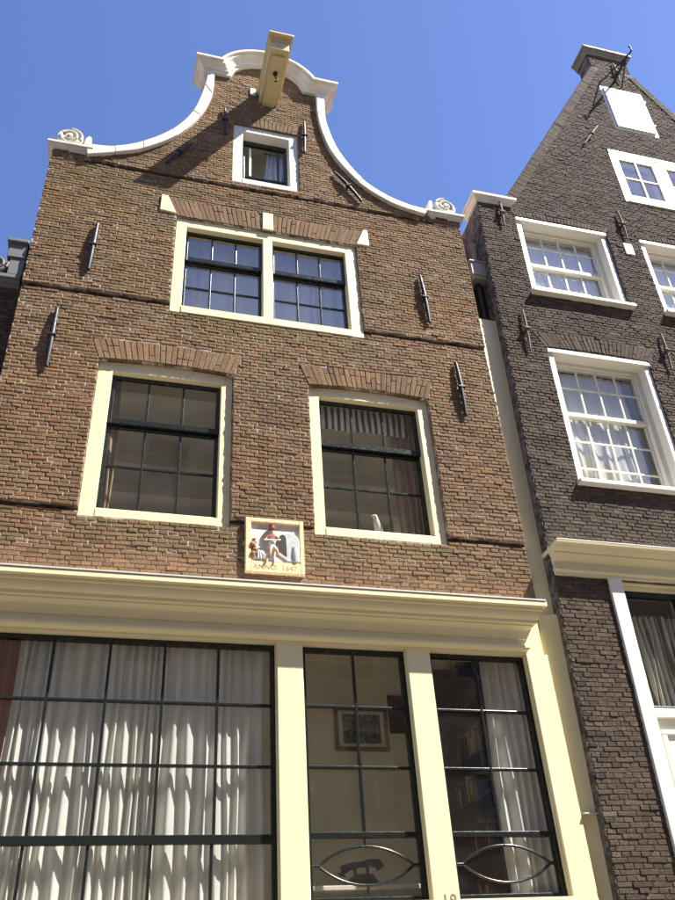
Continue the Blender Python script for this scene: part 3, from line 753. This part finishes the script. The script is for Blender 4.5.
# the figure: one skinned body
def skin_figure(name,verts,edges,rad,paint_fn,mats,parent):
    me=bpy.data.meshes.new(name); me.from_pydata(verts,edges,[]); o=bpy.data.objects.new(name,me); COL.objects.link(o)
    mo=o.modifiers.new('skin','SKIN'); mo.use_smooth_shade=True
    for i,r in enumerate(rad): me.skin_vertices[0].data[i].radius=(r,r)
    me.skin_vertices[0].data[0].use_root=True
    ss=o.modifiers.new('sub','SUBSURF'); ss.levels=2; ss.render_levels=2
    dg=bpy.context.evaluated_depsgraph_get(); m2=bpy.data.meshes.new_from_object(o.evaluated_get(dg)); bpy.data.objects.remove(o)
    m2.materials.clear()
    for k in mats: m2.materials.append(M[k])
    for p in m2.polygons: p.material_index=paint_fn(p.center); p.use_smooth=True
    b=bpy.data.objects.new(name,m2); COL.objects.link(b); return under(b,parent) if parent else b
fv=[(1.535,-.005,5.905),(1.532,-.01,5.955),(1.530,-.012,6.015),(1.530,-.012,6.045),(1.532,-.018,6.085),
    (1.487,-.012,6.01),(1.463,-.03,5.965),(1.475,-.05,5.945),(1.573,-.012,6.01),(1.605,-.03,5.968),(1.60,-.05,5.95),
    (1.515,-.02,5.86),(1.508,-.035,5.81),(1.502,-.03,5.765),(1.492,-.05,5.757),(1.562,-.02,5.865),(1.585,-.035,5.825),(1.578,-.02,5.775),(1.592,-.05,5.765)]
fe=[(0,1),(1,2),(2,3),(3,4),(2,5),(5,6),(6,7),(2,8),(8,9),(9,10),(0,11),(11,12),(12,13),(13,14),(0,15),(15,16),(16,17),(17,18)]
fr=[.034,.032,.034,.014,.026,.019,.015,.011,.019,.015,.011,.023,.016,.011,.010,.023,.016,.011,.010]
def fp(c):
    if c.z>6.095: return 0
    if c.z>6.05: return 2
    if c.z>5.945: return 0 if c.y>-.084 else 2
    if c.z>5.855: return 1
    return 3 if c.z>5.78 else 0
skin_figure('baker_figure',[(a,b-.042,c) for a,b,c in fv],fe,fr,fp,['red','relief','skin','skin'],pq)
pp(MB().tube([(1.44,-.097,5.945),(1.62,-.097,5.955)],.008,8),'peel',M['relief'],smooth=60)
pp(MB().lathe([(.034,0),(.036,.012),(.030,.03),(.034,.045),(.012,.058)],(1.532,-.06,6.098),'z',14),'cap',M['red'],smooth=60)
# ================================================================== RIGHT HOUSE
rh=empty('dark_brick_house',(0,0,0),'dark brown brick house with a pointed spout gable and white sash windows','house')
SH=lambda x,y,z:(x+.024*(z-8),y,z)
YR=-.12
def rout(z):
    if z<12.42: return [(4.78,12.22)]
    if z<12.62: return [(5.33,11.67)]
    if z<17.6:
        x=5.33+(z-12.62)*.5442; return [(x,17.0-x)]
    if z<18.08: return [(8.04,8.96)]
    return []
RW=[]                                              # (x0,x1,z0,z1) openings
for a in (5.405,7.64,9.90):
    RW.append((a,a+1.625,10.40,12.17)); RW.append((a,a+1.63,7.05,9.35))
RW+= [(7.66,9.66,13.15,14.64),(8.045,9.0,15.42,16.88),(5.475,6.60,0,5.78)]
RF=[]
for a in (5.405,7.64,9.90):
    RF.append(fan(rh,a-.01,a+1.635,12.17,.02,.115,.05,YR-.003,28,DPAL,M['dbrick'],SH))
    RF.append(fan(rh,a-.01,a+1.64,9.35,.03,.27,.17,YR-.003,28,DPAL,M['dbrick'],SH))
def rspan_wall(z):
    iv=rout(z)
    for a,b,c,d in RW:
        if c<z<d: iv=subtract(iv,a,b)
    return iv
def rspan(z):
    iv=rspan_wall(z)
    for f in RF:
        r=f(z)
        if r: iv=subtract(iv,r[0]-.004,r[1]+.004)
    if 11.71<z<11.985: iv=subtract(iv,7.285,7.455)
    if 12.62<z<17.6:                                # the sloping edge has its own brick band
        x=5.33+(z-12.62)*.5442; iv=subtract(iv,x-.1,x+.17); iv=subtract(iv,17-x-.17,17-x+.1)
    return iv
RH0=.0505
lay_wall(rh,0,18.08,RH0,rspan_wall,lambda z:YR,.25,M['dmortar'],SH)
def dtint(x,z,c):
    g=0
    if z<9.2: g=.35*min(1,(9.2-z)/3)
    k=1+g*.5; return (c[0]*k*(1-.25*g),c[1]*k,c[2]*k*(1+.15*g))
lay_bricks(rh,0,18.08,RH0,rspan,lambda z:YR,DPAL,M['dbrick'],lambda x,z:2.45<z<5.8 and x<5.48,dtint,SH,name='brick')
# brick band along the slopes
bd=MB(SH); bd.cc=(0,0,0); sl=Vector((.5442,1)).normalized(); nr=Vector((sl.y,-sl.x))
n=int(5.65/.056)
for s in (1,-1):
    for i in range(n):
        q=[]
        for t,w in ((i*.056+.004,.165),((i+1)*.056-.004,.165),((i+1)*.056-.004,-.0),(i*.056+.004,-.0)):
            p=Vector((5.33,12.62))+sl*t+nr*w; q.append((p.x if s>0 else 17-p.x,p.y))
        if s>0: q=[q[0],q[1],q[2],q[3]]
        else: q=[q[1],q[0],q[3],q[2]]
        bd.cc=pick(DPAL); bd.brick(q,YR-.012+rnd.gauss(0,.002),.30,.004)
tag(bd.build('slope_brick_band',M['dbrick'],rh,fix=True),kind='stuff')
def cap(x0,x1,zb,out,h,name,mat):
    pr=[(-.02,0),(out*.25,0),(out*.3,h*.3),(out*.55,h*.38),(out*.6,h*.62),(out,h*.7),(out,h),(-.1,h+.01)]
    rg=[((x0,.3,zb),(-1,0,0),(0,0,1)),((x0,YR,zb),(-1,-1,0),(0,0,1)),((x1,YR,zb),(1,-1,0),(0,0,1)),((x1,.3,zb),(1,0,0),(0,0,1))]
    mb=MB(SH).rings(rg,pr,cap=False); mb.box(x0-out+.005,x1+out-.005,YR-out+.005,.3,zb+h-.02,zb+h-.001); mb.box(x0,x1,YR+.01,.3,zb-.04,zb+.03)
    return mb.build(name,M[mat],rh,smooth=30,fix=True)
cap(4.78,5.36,12.36,.085,.15,'shoulder_cap','stonewhite'); cap(11.64,12.22,12.36,.085,.15,'shoulder_cap','beamcream')
cap(8.04,8.96,18.03,.10,.20,'gable_cap','capstone')
w=MB(SH); w.box(4.78,4.98,.25,8,0,12.3); w.box(12.02,12.22,.25,8,0,12.3); w.box(4.78,12.22,7.8,8,0,12.3); w.build('side_wall',M['dmortar'],rh)
MB(SH).prism([(4.80,11.4),(5.0,11.4),(8.5,16.7),(12.0,11.4),(12.2,11.4),(8.5,16.9)],.3,8).build('roof',M['slate'],rh,fix=True)
MB().box(4.535,4.86,.36,1.2,.1,10.72).build('gap_wall',M['dmortar'],rh)
# rain hopper in the gap
hb=MB(); hb.box(4.62,4.90,.02,.30,10.80,11.06); hb.box(4.60,4.92,.0,.32,11.06,11.09); hb.box(4.64,4.88,.04,.28,10.74,10.80); hb=hb.build('gutter_box',M['greypaint'],rh,bevel=.006)
MB().tube([(4.76,.18,10.76),(4.76,.18,10.4),(4.76,.2,9.4)],.05,12).build('downpipe',M['iron'],hb,smooth=40)
MB().lathe([(.035,0),(.05,.15),(.07,.33),(.09,.36),(.09,.42),(.06,.42)],(4.83,.22,11.22),'z',16).build('vent_pipe',M['greypaint'],rh,smooth=40)
# anchors
for x,z,h,a in ((5.16,12.13,.56,0),(5.125,9.60,.76,0),(7.38,12.42,.70,0),(7.36,9.59,.72,0),(8.575,17.5,.72,0),(7.405,14.97,.82,math.atan2(.432,.719))):
    anchor(rh,x,z,h,YR,a,'browniron',SH,.018)
MB(SH).prism([(7.287,11.71),(7.453,11.715),(7.45,11.983),(7.285,11.98)],YR-.012,.0).build('stone_block',M['relief'],rh,bevel=.008)
# iron hoist arm at the top
arm=MB(SH).tube([(8.44,YR+.05,17.12),(8.44,YR-.55,17.2)],.028,8).build('hoist_arm',M['iron'],rh,smooth=50)
for p in ((8.05,16.95),(8.6,17.0)): MB(SH).tube([(p[0],YR+.02,p[1]),(8.44,YR-.5,17.2)],.014,8).build('stay',M['iron'],arm,smooth=50)
MB(SH).tube([(8.44,YR-.55,17.2),(8.45,YR-.60,17.17),(8.47,YR-.65,17.2),(8.48,YR-.66,17.29),(8.45,YR-.66,17.35)],.018,8).build('hook',M['iron'],arm,smooth=50)
# windows
def big_sash(x0,x1,z0,z1,meet,topbars,lowbars):
    W=M['white']; mb=MB(SH); a,b=x0+.005,x1-.005; y0=YR+.035
    mb.box(a,a+.095,y0,.19,z0,z1-.006); mb.box(b-.095,b,y0,.19,z0,z1-.006); mb.box(a-.0,b,y0-.03,.19,z1-.075,z1-.0055)
    f=mb.build('window',W,rh,bevel=.006)
    i0,i1=a+.096,b-.096; it=z1-.076
    mb=MB(SH); mb.box(i0,i0+.075,.06,.19,z0,it); mb.box(i1-.075,i1,.06,.19,z0,it); mb.box(i0+.075,i1-.075,.061,.19,it-.06,it); mb.build('sash_box',W,f,bevel=.004)
    s0,s1=i0+.076,i1-.076; g=(s1-s0-.07)/4; bars=[s0+.035+g*k for k in (1,2,3)]
    sash(f,s0,s1,meet-.04,it-.06,.085,.04,W,.035,.035,.06,bars,topbars,.024,SH)
    sash(f,s0,s1,z0+.02,meet+.02,.127,.04,W,.035,.06,.06,bars,lowbars,.024,SH)
    MB(SH).box(x0-.035,x1+.035,YR-.095,.06,z0-.005,z0+.05).build('window_sill',W,f,bevel=.006)
    return f
for a in (5.405,7.64,9.90):
    GL[0]='glass2'
    big_sash(a,a+1.625,10.40,12.17,11.32,[11.735],[10.88])
    GL[0]='glass'
    big_sash(a,a+1.63,7.05,9.35,8.37,[8.83],[7.51,7.94])
# gable casement
mb=MB(SH); mb.box(7.665,7.73,YR-.005,.12,13.155,14.55); mb.box(9.59,9.655,YR-.005,.12,13.155,14.55); mb.box(8.60,8.72,YR-.004,.12,13.2,14.55); mb.box(7.665,9.655,YR-.015,.12,14.55,14.635); mb.box(7.73,9.59,YR-.02,.12,13.155,13.22)
GL[0]='glass2'
f=mb.build('window',M['white'],rh,bevel=.005)
for a,b in ((7.732,8.598),(8.722,9.588)):
    sash(f,a,b,13.222,14.548,YR-.012,.05,M['white'],.085,.17,.13,[(a+b)/2],[13.86],.03,SH,name='casement')
GL[0]='glass'
# hatch
mb=MB(SH); mb.box(8.05,8.10,YR+.0,.1,15.425,16.875); mb.box(8.945,8.995,YR+.0,.1,15.425,16.875); mb.box(8.10,8.945,YR+.001,.1,16.82,16.875); mb.box(8.10,8.945,YR+.001,.1,15.425,15.48)
f=mb.build('hatch',M['white'],rh,bevel=.005)
for i in range(5):
    a=8.104+i*.1676; MB(SH).box(a,a+.164,YR-.035,YR+.03,15.484,16.816).build('hatch_board',M['white'],f,bevel=.005)
for z in (15.75,16.55): MB(SH).box(8.80,8.985,YR-.045,YR-.034,z-.02,z+.02).build('hinge',M['white'],f,bevel=.003)
# cornice and doorway
rp=[(-.02,-.335),(.03,-.335),(.03,-.30),(.055,-.285),(.055,-.265),(.03,-.255),(.03,-.17),(.06,-.155),(.08,-.125),(.115,-.105),(.115,-.085),(.15,-.07),(.175,-.045),(.185,-.03),(.225,-.025),(.23,0.0),(-.05,.012)]
rg=[((4.80,.1,6.105),(-.12,0,0),(0,0,1)),((4.80,YR,6.105),(-.12,-1,0),(0,0,1)),((12.2,YR,6.105),(0,-1,0),(0,0,1))]
MB(SH).rings(rg,rp,cap=False).build('cornice',M['cream'],rh,smooth=30,fix=True)
MB(SH).box(4.775,12.2,YR-.232,YR+.02,6.108,6.122).build('cornice_flashing',M['lead'],rh,bevel=.002)
MB(SH).box(5.455,5.62,YR-.035,.2,1.85,5.772).build('door_jamb',M['white'],rh,bevel=.006); MB(SH).box(6.45,6.615,YR-.035,.2,1.85,5.772).build('door_jamb',M['white'],rh,bevel=.006)
hd=MB(SH); hd.box(5.62,6.45,YR+.02,.2,5.735,5.772); hd.box(5.62,6.45,YR+.06,.2,5.69,5.735); hd.build('door_head',M['cream'],rh,bevel=.004)
ol=MB(SH); ol.box(5.62,5.70,-.02,.05,4.30,5.69); ol.box(6.37,6.45,-.02,.05,4.30,5.69); ol.box(5.70,6.37,-.019,.049,5.62,5.69); ol.box(5.70,6.37,-.019,.049,4.30,4.35)
ol=ol.build('overlight',M['black'],rh,bevel=.004); pane(ol,5.69,6.38,4.34,5.63,.01,SH)
MB(SH).box(5.62,6.45,YR+.02,.06,4.20,4.30).build('transom',M['white'],rh,bevel=.006)
dr=MB(SH).box(5.622,6.448,-.05,.02,1.86,4.198).build('door',M['white'],rh,bevel=.003)
for z0,z1 in ((3.15,4.08),(2.05,3.0)):
    mb=MB(SH); mb.box(5.70,6.37,-.075,-.049,z0,z0+.05); mb.box(5.70,6.37,-.075,-.049,z1-.05,z1); mb.box(5.70,5.75,-.075,-.0495,z0+.05,z1-.05); mb.box(6.32,6.37,-.075,-.0495,z0+.05,z1-.05); mb.build('door_moulding',M['white'],dr,bevel=.008)
MB(SH).lathe([(.01,0),(.03,-.01),(.035,-.035),(.01,-.05)],(6.39,-.05,2.95),'y',12).build('door_knob',M['browniron'],dr,smooth=50)
for i in range(10): MB(SH).box(5.4,6.65,YR-.02-.27*(10-i),YR-.02-.27*(9-i),.09,.09+.176*(i+1)).build('stoop_step',M['kerb'],rh,bevel=.01)
# rooms behind the panes
def rroom(x0,x1,z0,z1,y1=2.6):
    mb=MB(SH); y0=.252
    mb.add([(x0,y0,z0),(x1,y0,z0),(x1,y1,z0),(x0,y1,z0),(x0,y0,z1),(x1,y0,z1),(x1,y1,z1),(x0,y1,z1)],[(0,1,2,3),(7,6,5,4),(1,5,6,2),(3,7,4,0),(2,6,7,3)])
    mb.build('room',M['plaster'],rh)
rroom(5.1,11.9,10.0,12.25); rroom(5.1,11.9,6.6,9.7); rroom(7.3,9.9,12.9,14.9); rroom(5.2,6.9,1.85,5.95)

# ================================================================== LEFT NEIGHBOUR
ln=empty('grey_trimmed_house',(-3,.1,0),'dark brick house end with grey scrolled stone trim beside the brown gabled house','house')
lsp=lambda z:[(-4.6,-1.475)]
o=lay_wall(ln,0,9.25,H,lsp,lambda z:.1,.4,M['dmortar']); under(o,ln)
LB=MB(); LB.cc=(0,0,0)
for r in range(int(9.25/H)):
    zb=r*H; x=-4.6+(r%2)*-.05
    if zb<.5: continue
    while x<-1.48:
        b=min(x+(.206 if r%2 else .103),-1.475)
        if b-x>.03: LB.cc=pick(DPAL); LB.brick([(x+.005,zb+.005),(b-.005,zb+.005),(b-.005,zb+H-.005),(x+.005,zb+H-.005)],.1+rnd.gauss(0,.002),.05)
        x=b
tag(under(LB.build('brick_courses',M['dbrick']),ln),kind='stuff')
mb=MB().rings([((-4.6,.1,9.23),(0,-1,0),(0,0,1)),((-1.50,.1,9.23),(0,-1,0),(0,0,1)),],[(-.05,0),(.02,0),(.03,.03),(.06,.05),(.07,.09),(.10,.10),(.10,.15),(-.05,.16)],cap=True)
under(mb.build('cornice',M['darkgrey'],smooth=30,fix=True),ln)
mb=MB().box(-1.70,-1.485,-.02,.4,9.66,9.90); mb.box(-1.73,-1.48,-.06,.4,9.90,9.95); mb.box(-1.66,-1.486,.0,.4,9.38,9.66); under(mb.build('gable_block',M['darkgrey'],bevel=.008),ln)
mb=MB(); xc,zc=-1.80,9.53; mb.lathe([(.02,-.02),(.125,-.02),(.135,0),(.135,.2),(.02,.2)],(xc,0.02,zc),'y',26)
sp=[]
for i in range(56):
    t=i/55; a=-t*2*math.pi*2+.3; r=.12*(1-t)**.8+.012; sp.append((xc+r*math.cos(a),-.005,zc+r*math.sin(a)))
mb.tube(sp,.016,8); under(mb.build('scroll',M['darkgrey'],smooth=40,fix=True),ln)
w=MB(); w.box(-4.6,-1.49,.4,7,0,9.2); under(w.build('side_wall',M['dmortar']),ln)
under(MB().prism([(-4.6,9.2),(-1.49,9.2),(-3.05,11.2)],.9,7).build('roof',M['slate'],None,fix=True),ln)

# ================================================================== HOUSES ACROSS THE STREET (mirrored in the panes)
OY=-10.6
def opposite(x0,x1,h,mat,label,cornice='white'):
    r=empty('opposite_house',((x0+x1)/2,OY,0),label,'house','houses across the street')
    fl=lambda x,y,z:(x,OY-y,z)
    n=3 if x1-x0>6 else 2; cols=[]; step=(x1-x0)/n
    wins=[]
    for k in range(n):
        c=x0+step*(k+.5)
        for z0,z1 in ((1.6,4.2),(5.4,7.6),(8.6,10.5),(11.4,12.9),(13.9,15.3)):
            if z1<h-.4: wins.append((c-.6,c+.6,z0,z1))
    zs=sorted({0,h,*[w[2] for w in wins],*[w[3] for w in wins]})
    mb=MB(fl)
    for a,b in zip(zs,zs[1:]):
        iv=[(x0,x1)]
        for w in wins:
            if w[2]<=a and w[3]>=b: iv=subtract(iv,w[0],w[1])
        for p,q in iv: mb.box(p,q,0,.3,a,b)
    under(mb.build('wall',M[mat],fix=True),r)
    under(MB(fl).box(x0,x1,.31,6,0,h).build('house_body',M['dmortar'],fix=True),r)
    for a,b,c,d in wins:
        mb=MB(fl); mb.box(a,a+.1,.04,.2,c,d); mb.box(b-.1,b,.04,.2,c,d); mb.box(a+.1,b-.1,.041,.2,c,c+.1); mb.box(a+.1,b-.1,.041,.2,d-.1,d); mb.box(a+.1,b-.1,.05,.18,(c+d)/2-.05,(c+d)/2+.05); mb.box((a+b)/2-.02,(a+b)/2+.02,.055,.17,c+.1,d-.1)
        f=under(mb.build('window',M['beamcream'],fix=True),r)
        g=MB(fl).box(a+.09,b-.09,.11,.115,c+.09,d-.09).build('pane',M['glass'],None); under(g,r); g.parent=f; g.matrix_parent_inverse=Matrix.Translation(-Vector(r.location)) if False else Matrix.Identity(4)
    mb=MB(fl).rings([((x0,0,h-.5),(0,-1,0),(0,0,1)),((x1,0,h-.5),(0,-1,0),(0,0,1))],[(-.02,0),(.04,0),(.05,.25),(.12,.3),(.2,.42),(.3,.45),(.3,.55),(-.1,.56)])
    under(mb.build('cornice',M[cornice],fix=True),r)
    under(MB(fl).prism([(x0,h),(x1,h),((x0+x1)/2,h+2.4)],.5,6).build('roof',M['slate'],None,fix=True),r)
opposite(-15,-8.2,13.2,'opp','red-brown brick house with white cornice, leftmost in the row across the street')
opposite(-8.2,-2.4,16.4,'opp2','pale plastered house across the street with two window bays')
opposite(-2.4,4.4,18.2,'opp2','tall plastered house opposite the gabled house, across the street')
opposite(4.4,10.2,17.6,'opp','tall red-brown brick house across the street facing the dark brick house','cream')
opposite(10.2,17.5,14.2,'opp','wide brick house at the end of the row across the street')

# ================================================================== CURTAINS AND THINGS INSIDE
curtain('curtain','long white voile curtain with deep folds behind the wide shop window',-.80,1.49,2.35,5.0,.19,.036,23,M['voile'],seed=4)
curtain('curtain','rust brown drape at the side of the wide shop window',-1.25,-.78,2.2,5.02,.24,.035,5,M['rust'],seed=5,lean=.03)
curtain('curtain','white curtain drawn aside before the bookcase',3.80,4.33,2.5,4.99,.20,.045,6,M['voile'],seed=8,lean=-.05)
curtain('curtain','beige drape hanging inside the window above the rust brown drape',-.36,-.17,6.2,8.35,.33,.03,3,M['beige'],seed=9,lean=.02)
curtain('curtain','beige drape beside the striped valance',3.14,3.46,6.2,8.35,.34,.03,4,M['beige'],seed=10,lean=.0)
curtain('valance','grey and white striped valance at the top of the window with the bird figurine',2.12,3.36,7.78,8.33,.27,.008,10,M['stripe'],seed=12,cat='valance')
curtain('net_curtain','white net curtain added inside the double window under the keystone to pale its panes',.15,2.95,8.95,11.17,.45,.02,22,M['netting'],seed=31)  # added cloth, stands in for the pale cloud reflected in these panes
curtain('curtain','white curtain half drawn in the small attic window',1.58,1.86,11.9,13.15,.30,.02,4,M['netting'],seed=13,lean=-.04)
for a,l in ((5.405,'next to the cream corner strip'),(7.64,'beside the square stone block'),(9.90,'farthest from the square stone block')):
    curtain('net_curtain','white net curtain in the upper sash window '+l,a+.13,a+1.42,10.3,12.0,.20,.010,11,M['netting'],group='net curtains of the dark house',fmap=SH,seed=int(a*7))
    curtain('net_curtain','bright white net curtain in the tall lower sash window '+l,a+.13,a+1.30,6.9,9.2,.20,.012,9,M['netting'],group='net curtains of the dark house',fmap=SH,seed=int(a*9))
curtain('pleated_curtain','grey and white striped pleated curtain behind the overlight of the white door',5.66,6.42,4.2,5.45,.13,.035,9,M['pleat'],fmap=SH,seed=21)

def picture(x0,x1,z0,z1,y,label,mat,matw,dark):
    r=empty('picture_frame',((x0+x1)/2,y,z0),label,'picture'); t=.045
    mb=MB(); mb.box(x0,x0+t,y-.03,y,z0,z1); mb.box(x1-t,x1,y-.03,y,z0,z1); mb.box(x0+t,x1-t,y-.029,y,z0,z0+t); mb.box(x0+t,x1-t,y-.029,y,z1-t,z1)
    under(mb.build('frame',mat,bevel=.006),r)
    under(MB().box(x0+t,x1-t,y-.012,y-.001,z0+t,z1-t).build('mount',matw),r)
    under(MB().box(x0+t+.05,x1-t-.05,y-.0145,y-.0125,z0+t+.04,z1-t-.04).build('print',dark),r)
    return r
frame_wood=plain('red_brown_wood',(.20,.075,.03),.5,.2,14)
def etching():
    m,t,p,o=nodes('dark_etching'); P=pos(t); n=noise(t,22,5,.7,P); v=ramp(t,n.outputs[0],.48,.68,(.012,.012,.013,1),(.35,.33,.30,1)); t.links.new(v.outputs[0],p.inputs['Base Color']); return m
MB().box(1.56,3.80,1.60,1.68,1.86,5.49).build('partition_wall',M['plaster'],house)  # added in front of the back wall to catch more window light
picture(2.56,3.20,4.29,4.79,1.599,'framed dark etching with white mount and red-brown frame inside the narrow shop window',frame_wood,M['relief'],etching())
picture(3.22,3.48,4.50,4.94,1.599,'small dark picture hanging next to the red-brown framed etching',M['darkwood'],M['darkwood'],M['iron'])
# bookcase against the party wall, open towards the room
bc=empty('bookcase',(4.18,1.7,1.85),'tall dark wooden bookcase behind the white drawn-aside curtain','bookcase')
by0,by1=.75,2.7
for nme,b in (('side_panel',(4.0,4.34,by0,by0+.03,1.85,5.12)),('side_panel',(4.0,4.34,by1-.03,by1,1.85,5.12)),('back_panel',(4.33,4.352,by0+.03,by1-.03,1.85,5.12)),('top_board',(3.98,4.352,by0-.02,by1+.02,5.12,5.16))):
    under(MB().box(*b).build(nme,M['darkwood'],bevel=.004),bc)
shelves=[2.15,2.65,3.17,3.70,4.15,4.70]
for z in shelves: under(MB().box(4.0,4.33,by0+.031,by1-.031,z-.028,z).build('shelf',M['darkwood'],bevel=.003),bc)
bcols={'dark red':(.50,.05,.035),'white':(.65,.62,.55),'ochre':(.62,.40,.10),'blue':(.05,.09,.22),'green':(.05,.12,.06),'brown':(.16,.08,.04),'black':(.02,.02,.022),'pale grey':(.4,.4,.38)}
BM={k:plain('book_cover_'+k.replace(' ','_'),c,.55,.1,30) for k,c in bcols.items()}
Rb=random.Random(3)
for z,y,n,desc in ((3.70,1.26,13,'on the middle bookcase shelf'),(4.15,.98,9,'on the upper bookcase shelf'),(3.17,1.0,12,'on the lower bookcase shelf'),(2.65,1.2,10,'on the bottom bookcase shelf')):
    prev='none'; used=set()
    for i in range(n):
        col=Rb.choice([c for c in bcols if c!=prev and (c,prev) not in used]); used.add((col,prev)); th=Rb.uniform(.022,.05); hh=Rb.uniform(.20,.32)
        r=empty('book',(4.1,y,z),f'{col} book standing {desc}, next to '+('the bare end' if i==0 else f'a {prev} one'),'book','books in the dark bookcase'); prev=col
        mb=MB(); d=.17; mb.box(4.05,4.05+d,y,y+.004,z+.001,z+hh); mb.box(4.05,4.05+d,y+th-.004,y+th,z+.001,z+hh); mb.box(4.045,4.05,y,y+th,z+.001,z+hh)
        under(mb.build('cover',BM[col]),r); under(MB().box(4.051,4.04+d,y+.005,y+th-.005,z+.004,z+hh-.008).build('pages',M['pages']),r)
        y+=th+Rb.choice([.002,.003,.004,.02])
# candlestick on top of the bookcase
cs=empty('candlestick',(4.16,1.5,5.16),'dark turned candlestick on top of the bookcase','candlestick')
under(MB().lathe([(.055,0),(.05,.015),(.015,.03),(.02,.06),(.01,.09),(.016,.12),(.03,.135),(.012,.14)],(4.10,1.5,5.161),'z',16).build('stem',M['iron'],smooth=50),cs)
under(MB().lathe([(.011,0),(.010,.11),(.003,.115)],(4.10,1.5,5.30),'z',10).build('candle',M['relief'],smooth=50),cs)
# desk with a black machine behind the lens-shaped bars
dk=empty('desk',(2.4,.75,1.85),'pale desk standing inside the narrow shop window','desk')
under(MB().box(1.75,3.1,.34,1.15,2.72,2.76).build('desk_top',M['relief'],bevel=.006),dk)
for x,y in ((1.80,.4),(3.03,.4),(1.80,1.08),(3.03,1.08)): under(MB().box(x,x+.05,y,y+.05,1.85,2.72).build('leg',M['darkwood'],bevel=.004),dk)
dv=empty('desk_telephone',(2.42,.5,2.76),'black desk telephone on the pale desk behind lens-shaped window bars','telephone')
under(MB().prism([(2.30,2.761),(2.58,2.761),(2.57,2.80),(2.52,2.86),(2.36,2.86),(2.31,2.80)],.40,.62).build('telephone_body',M['iron'],bevel=.012,fix=True),dv)
hs=[(2.25,.50,2.865),(2.27,.50,2.91),(2.33,.50,2.935),(2.43,.50,2.95),(2.53,.50,2.965),(2.60,.50,2.96),(2.63,.50,2.915)]
under(MB().tube(hs,.03,10,rr=[.04,.042,.032,.026,.032,.042,.04]).build('handset',M['iron'],smooth=60),dv)
for x in (2.38,2.50): under(MB().lathe([(.018,0),(.012,.03),(.02,.09)],(x,.50,2.855),'z',10).build('cradle_post',M['iron'],smooth=50),dv)
# bird figurine on the inner sill
ws=MB().box(2.05,3.5,.215,.32,6.28,6.30)
under(ws.build('inner_sill',M['cream'],None),house)
bd_v=[(2.84,.27,6.41),(2.834,.265,6.475),(2.822,.258,6.53),(2.81,.25,6.572),(2.765,.24,6.562),(2.862,.278,6.35),(2.875,.285,6.305)]
bird=skin_figure('bird_figurine',bd_v,[(0,1),(1,2),(2,3),(3,4),(0,5),(5,6)],[.05,.05,.03,.036,.006,.032,.024],lambda c:0,['relief'],None)
tag(bird,'small white bird figurine on the sill below the striped valance','figurine')
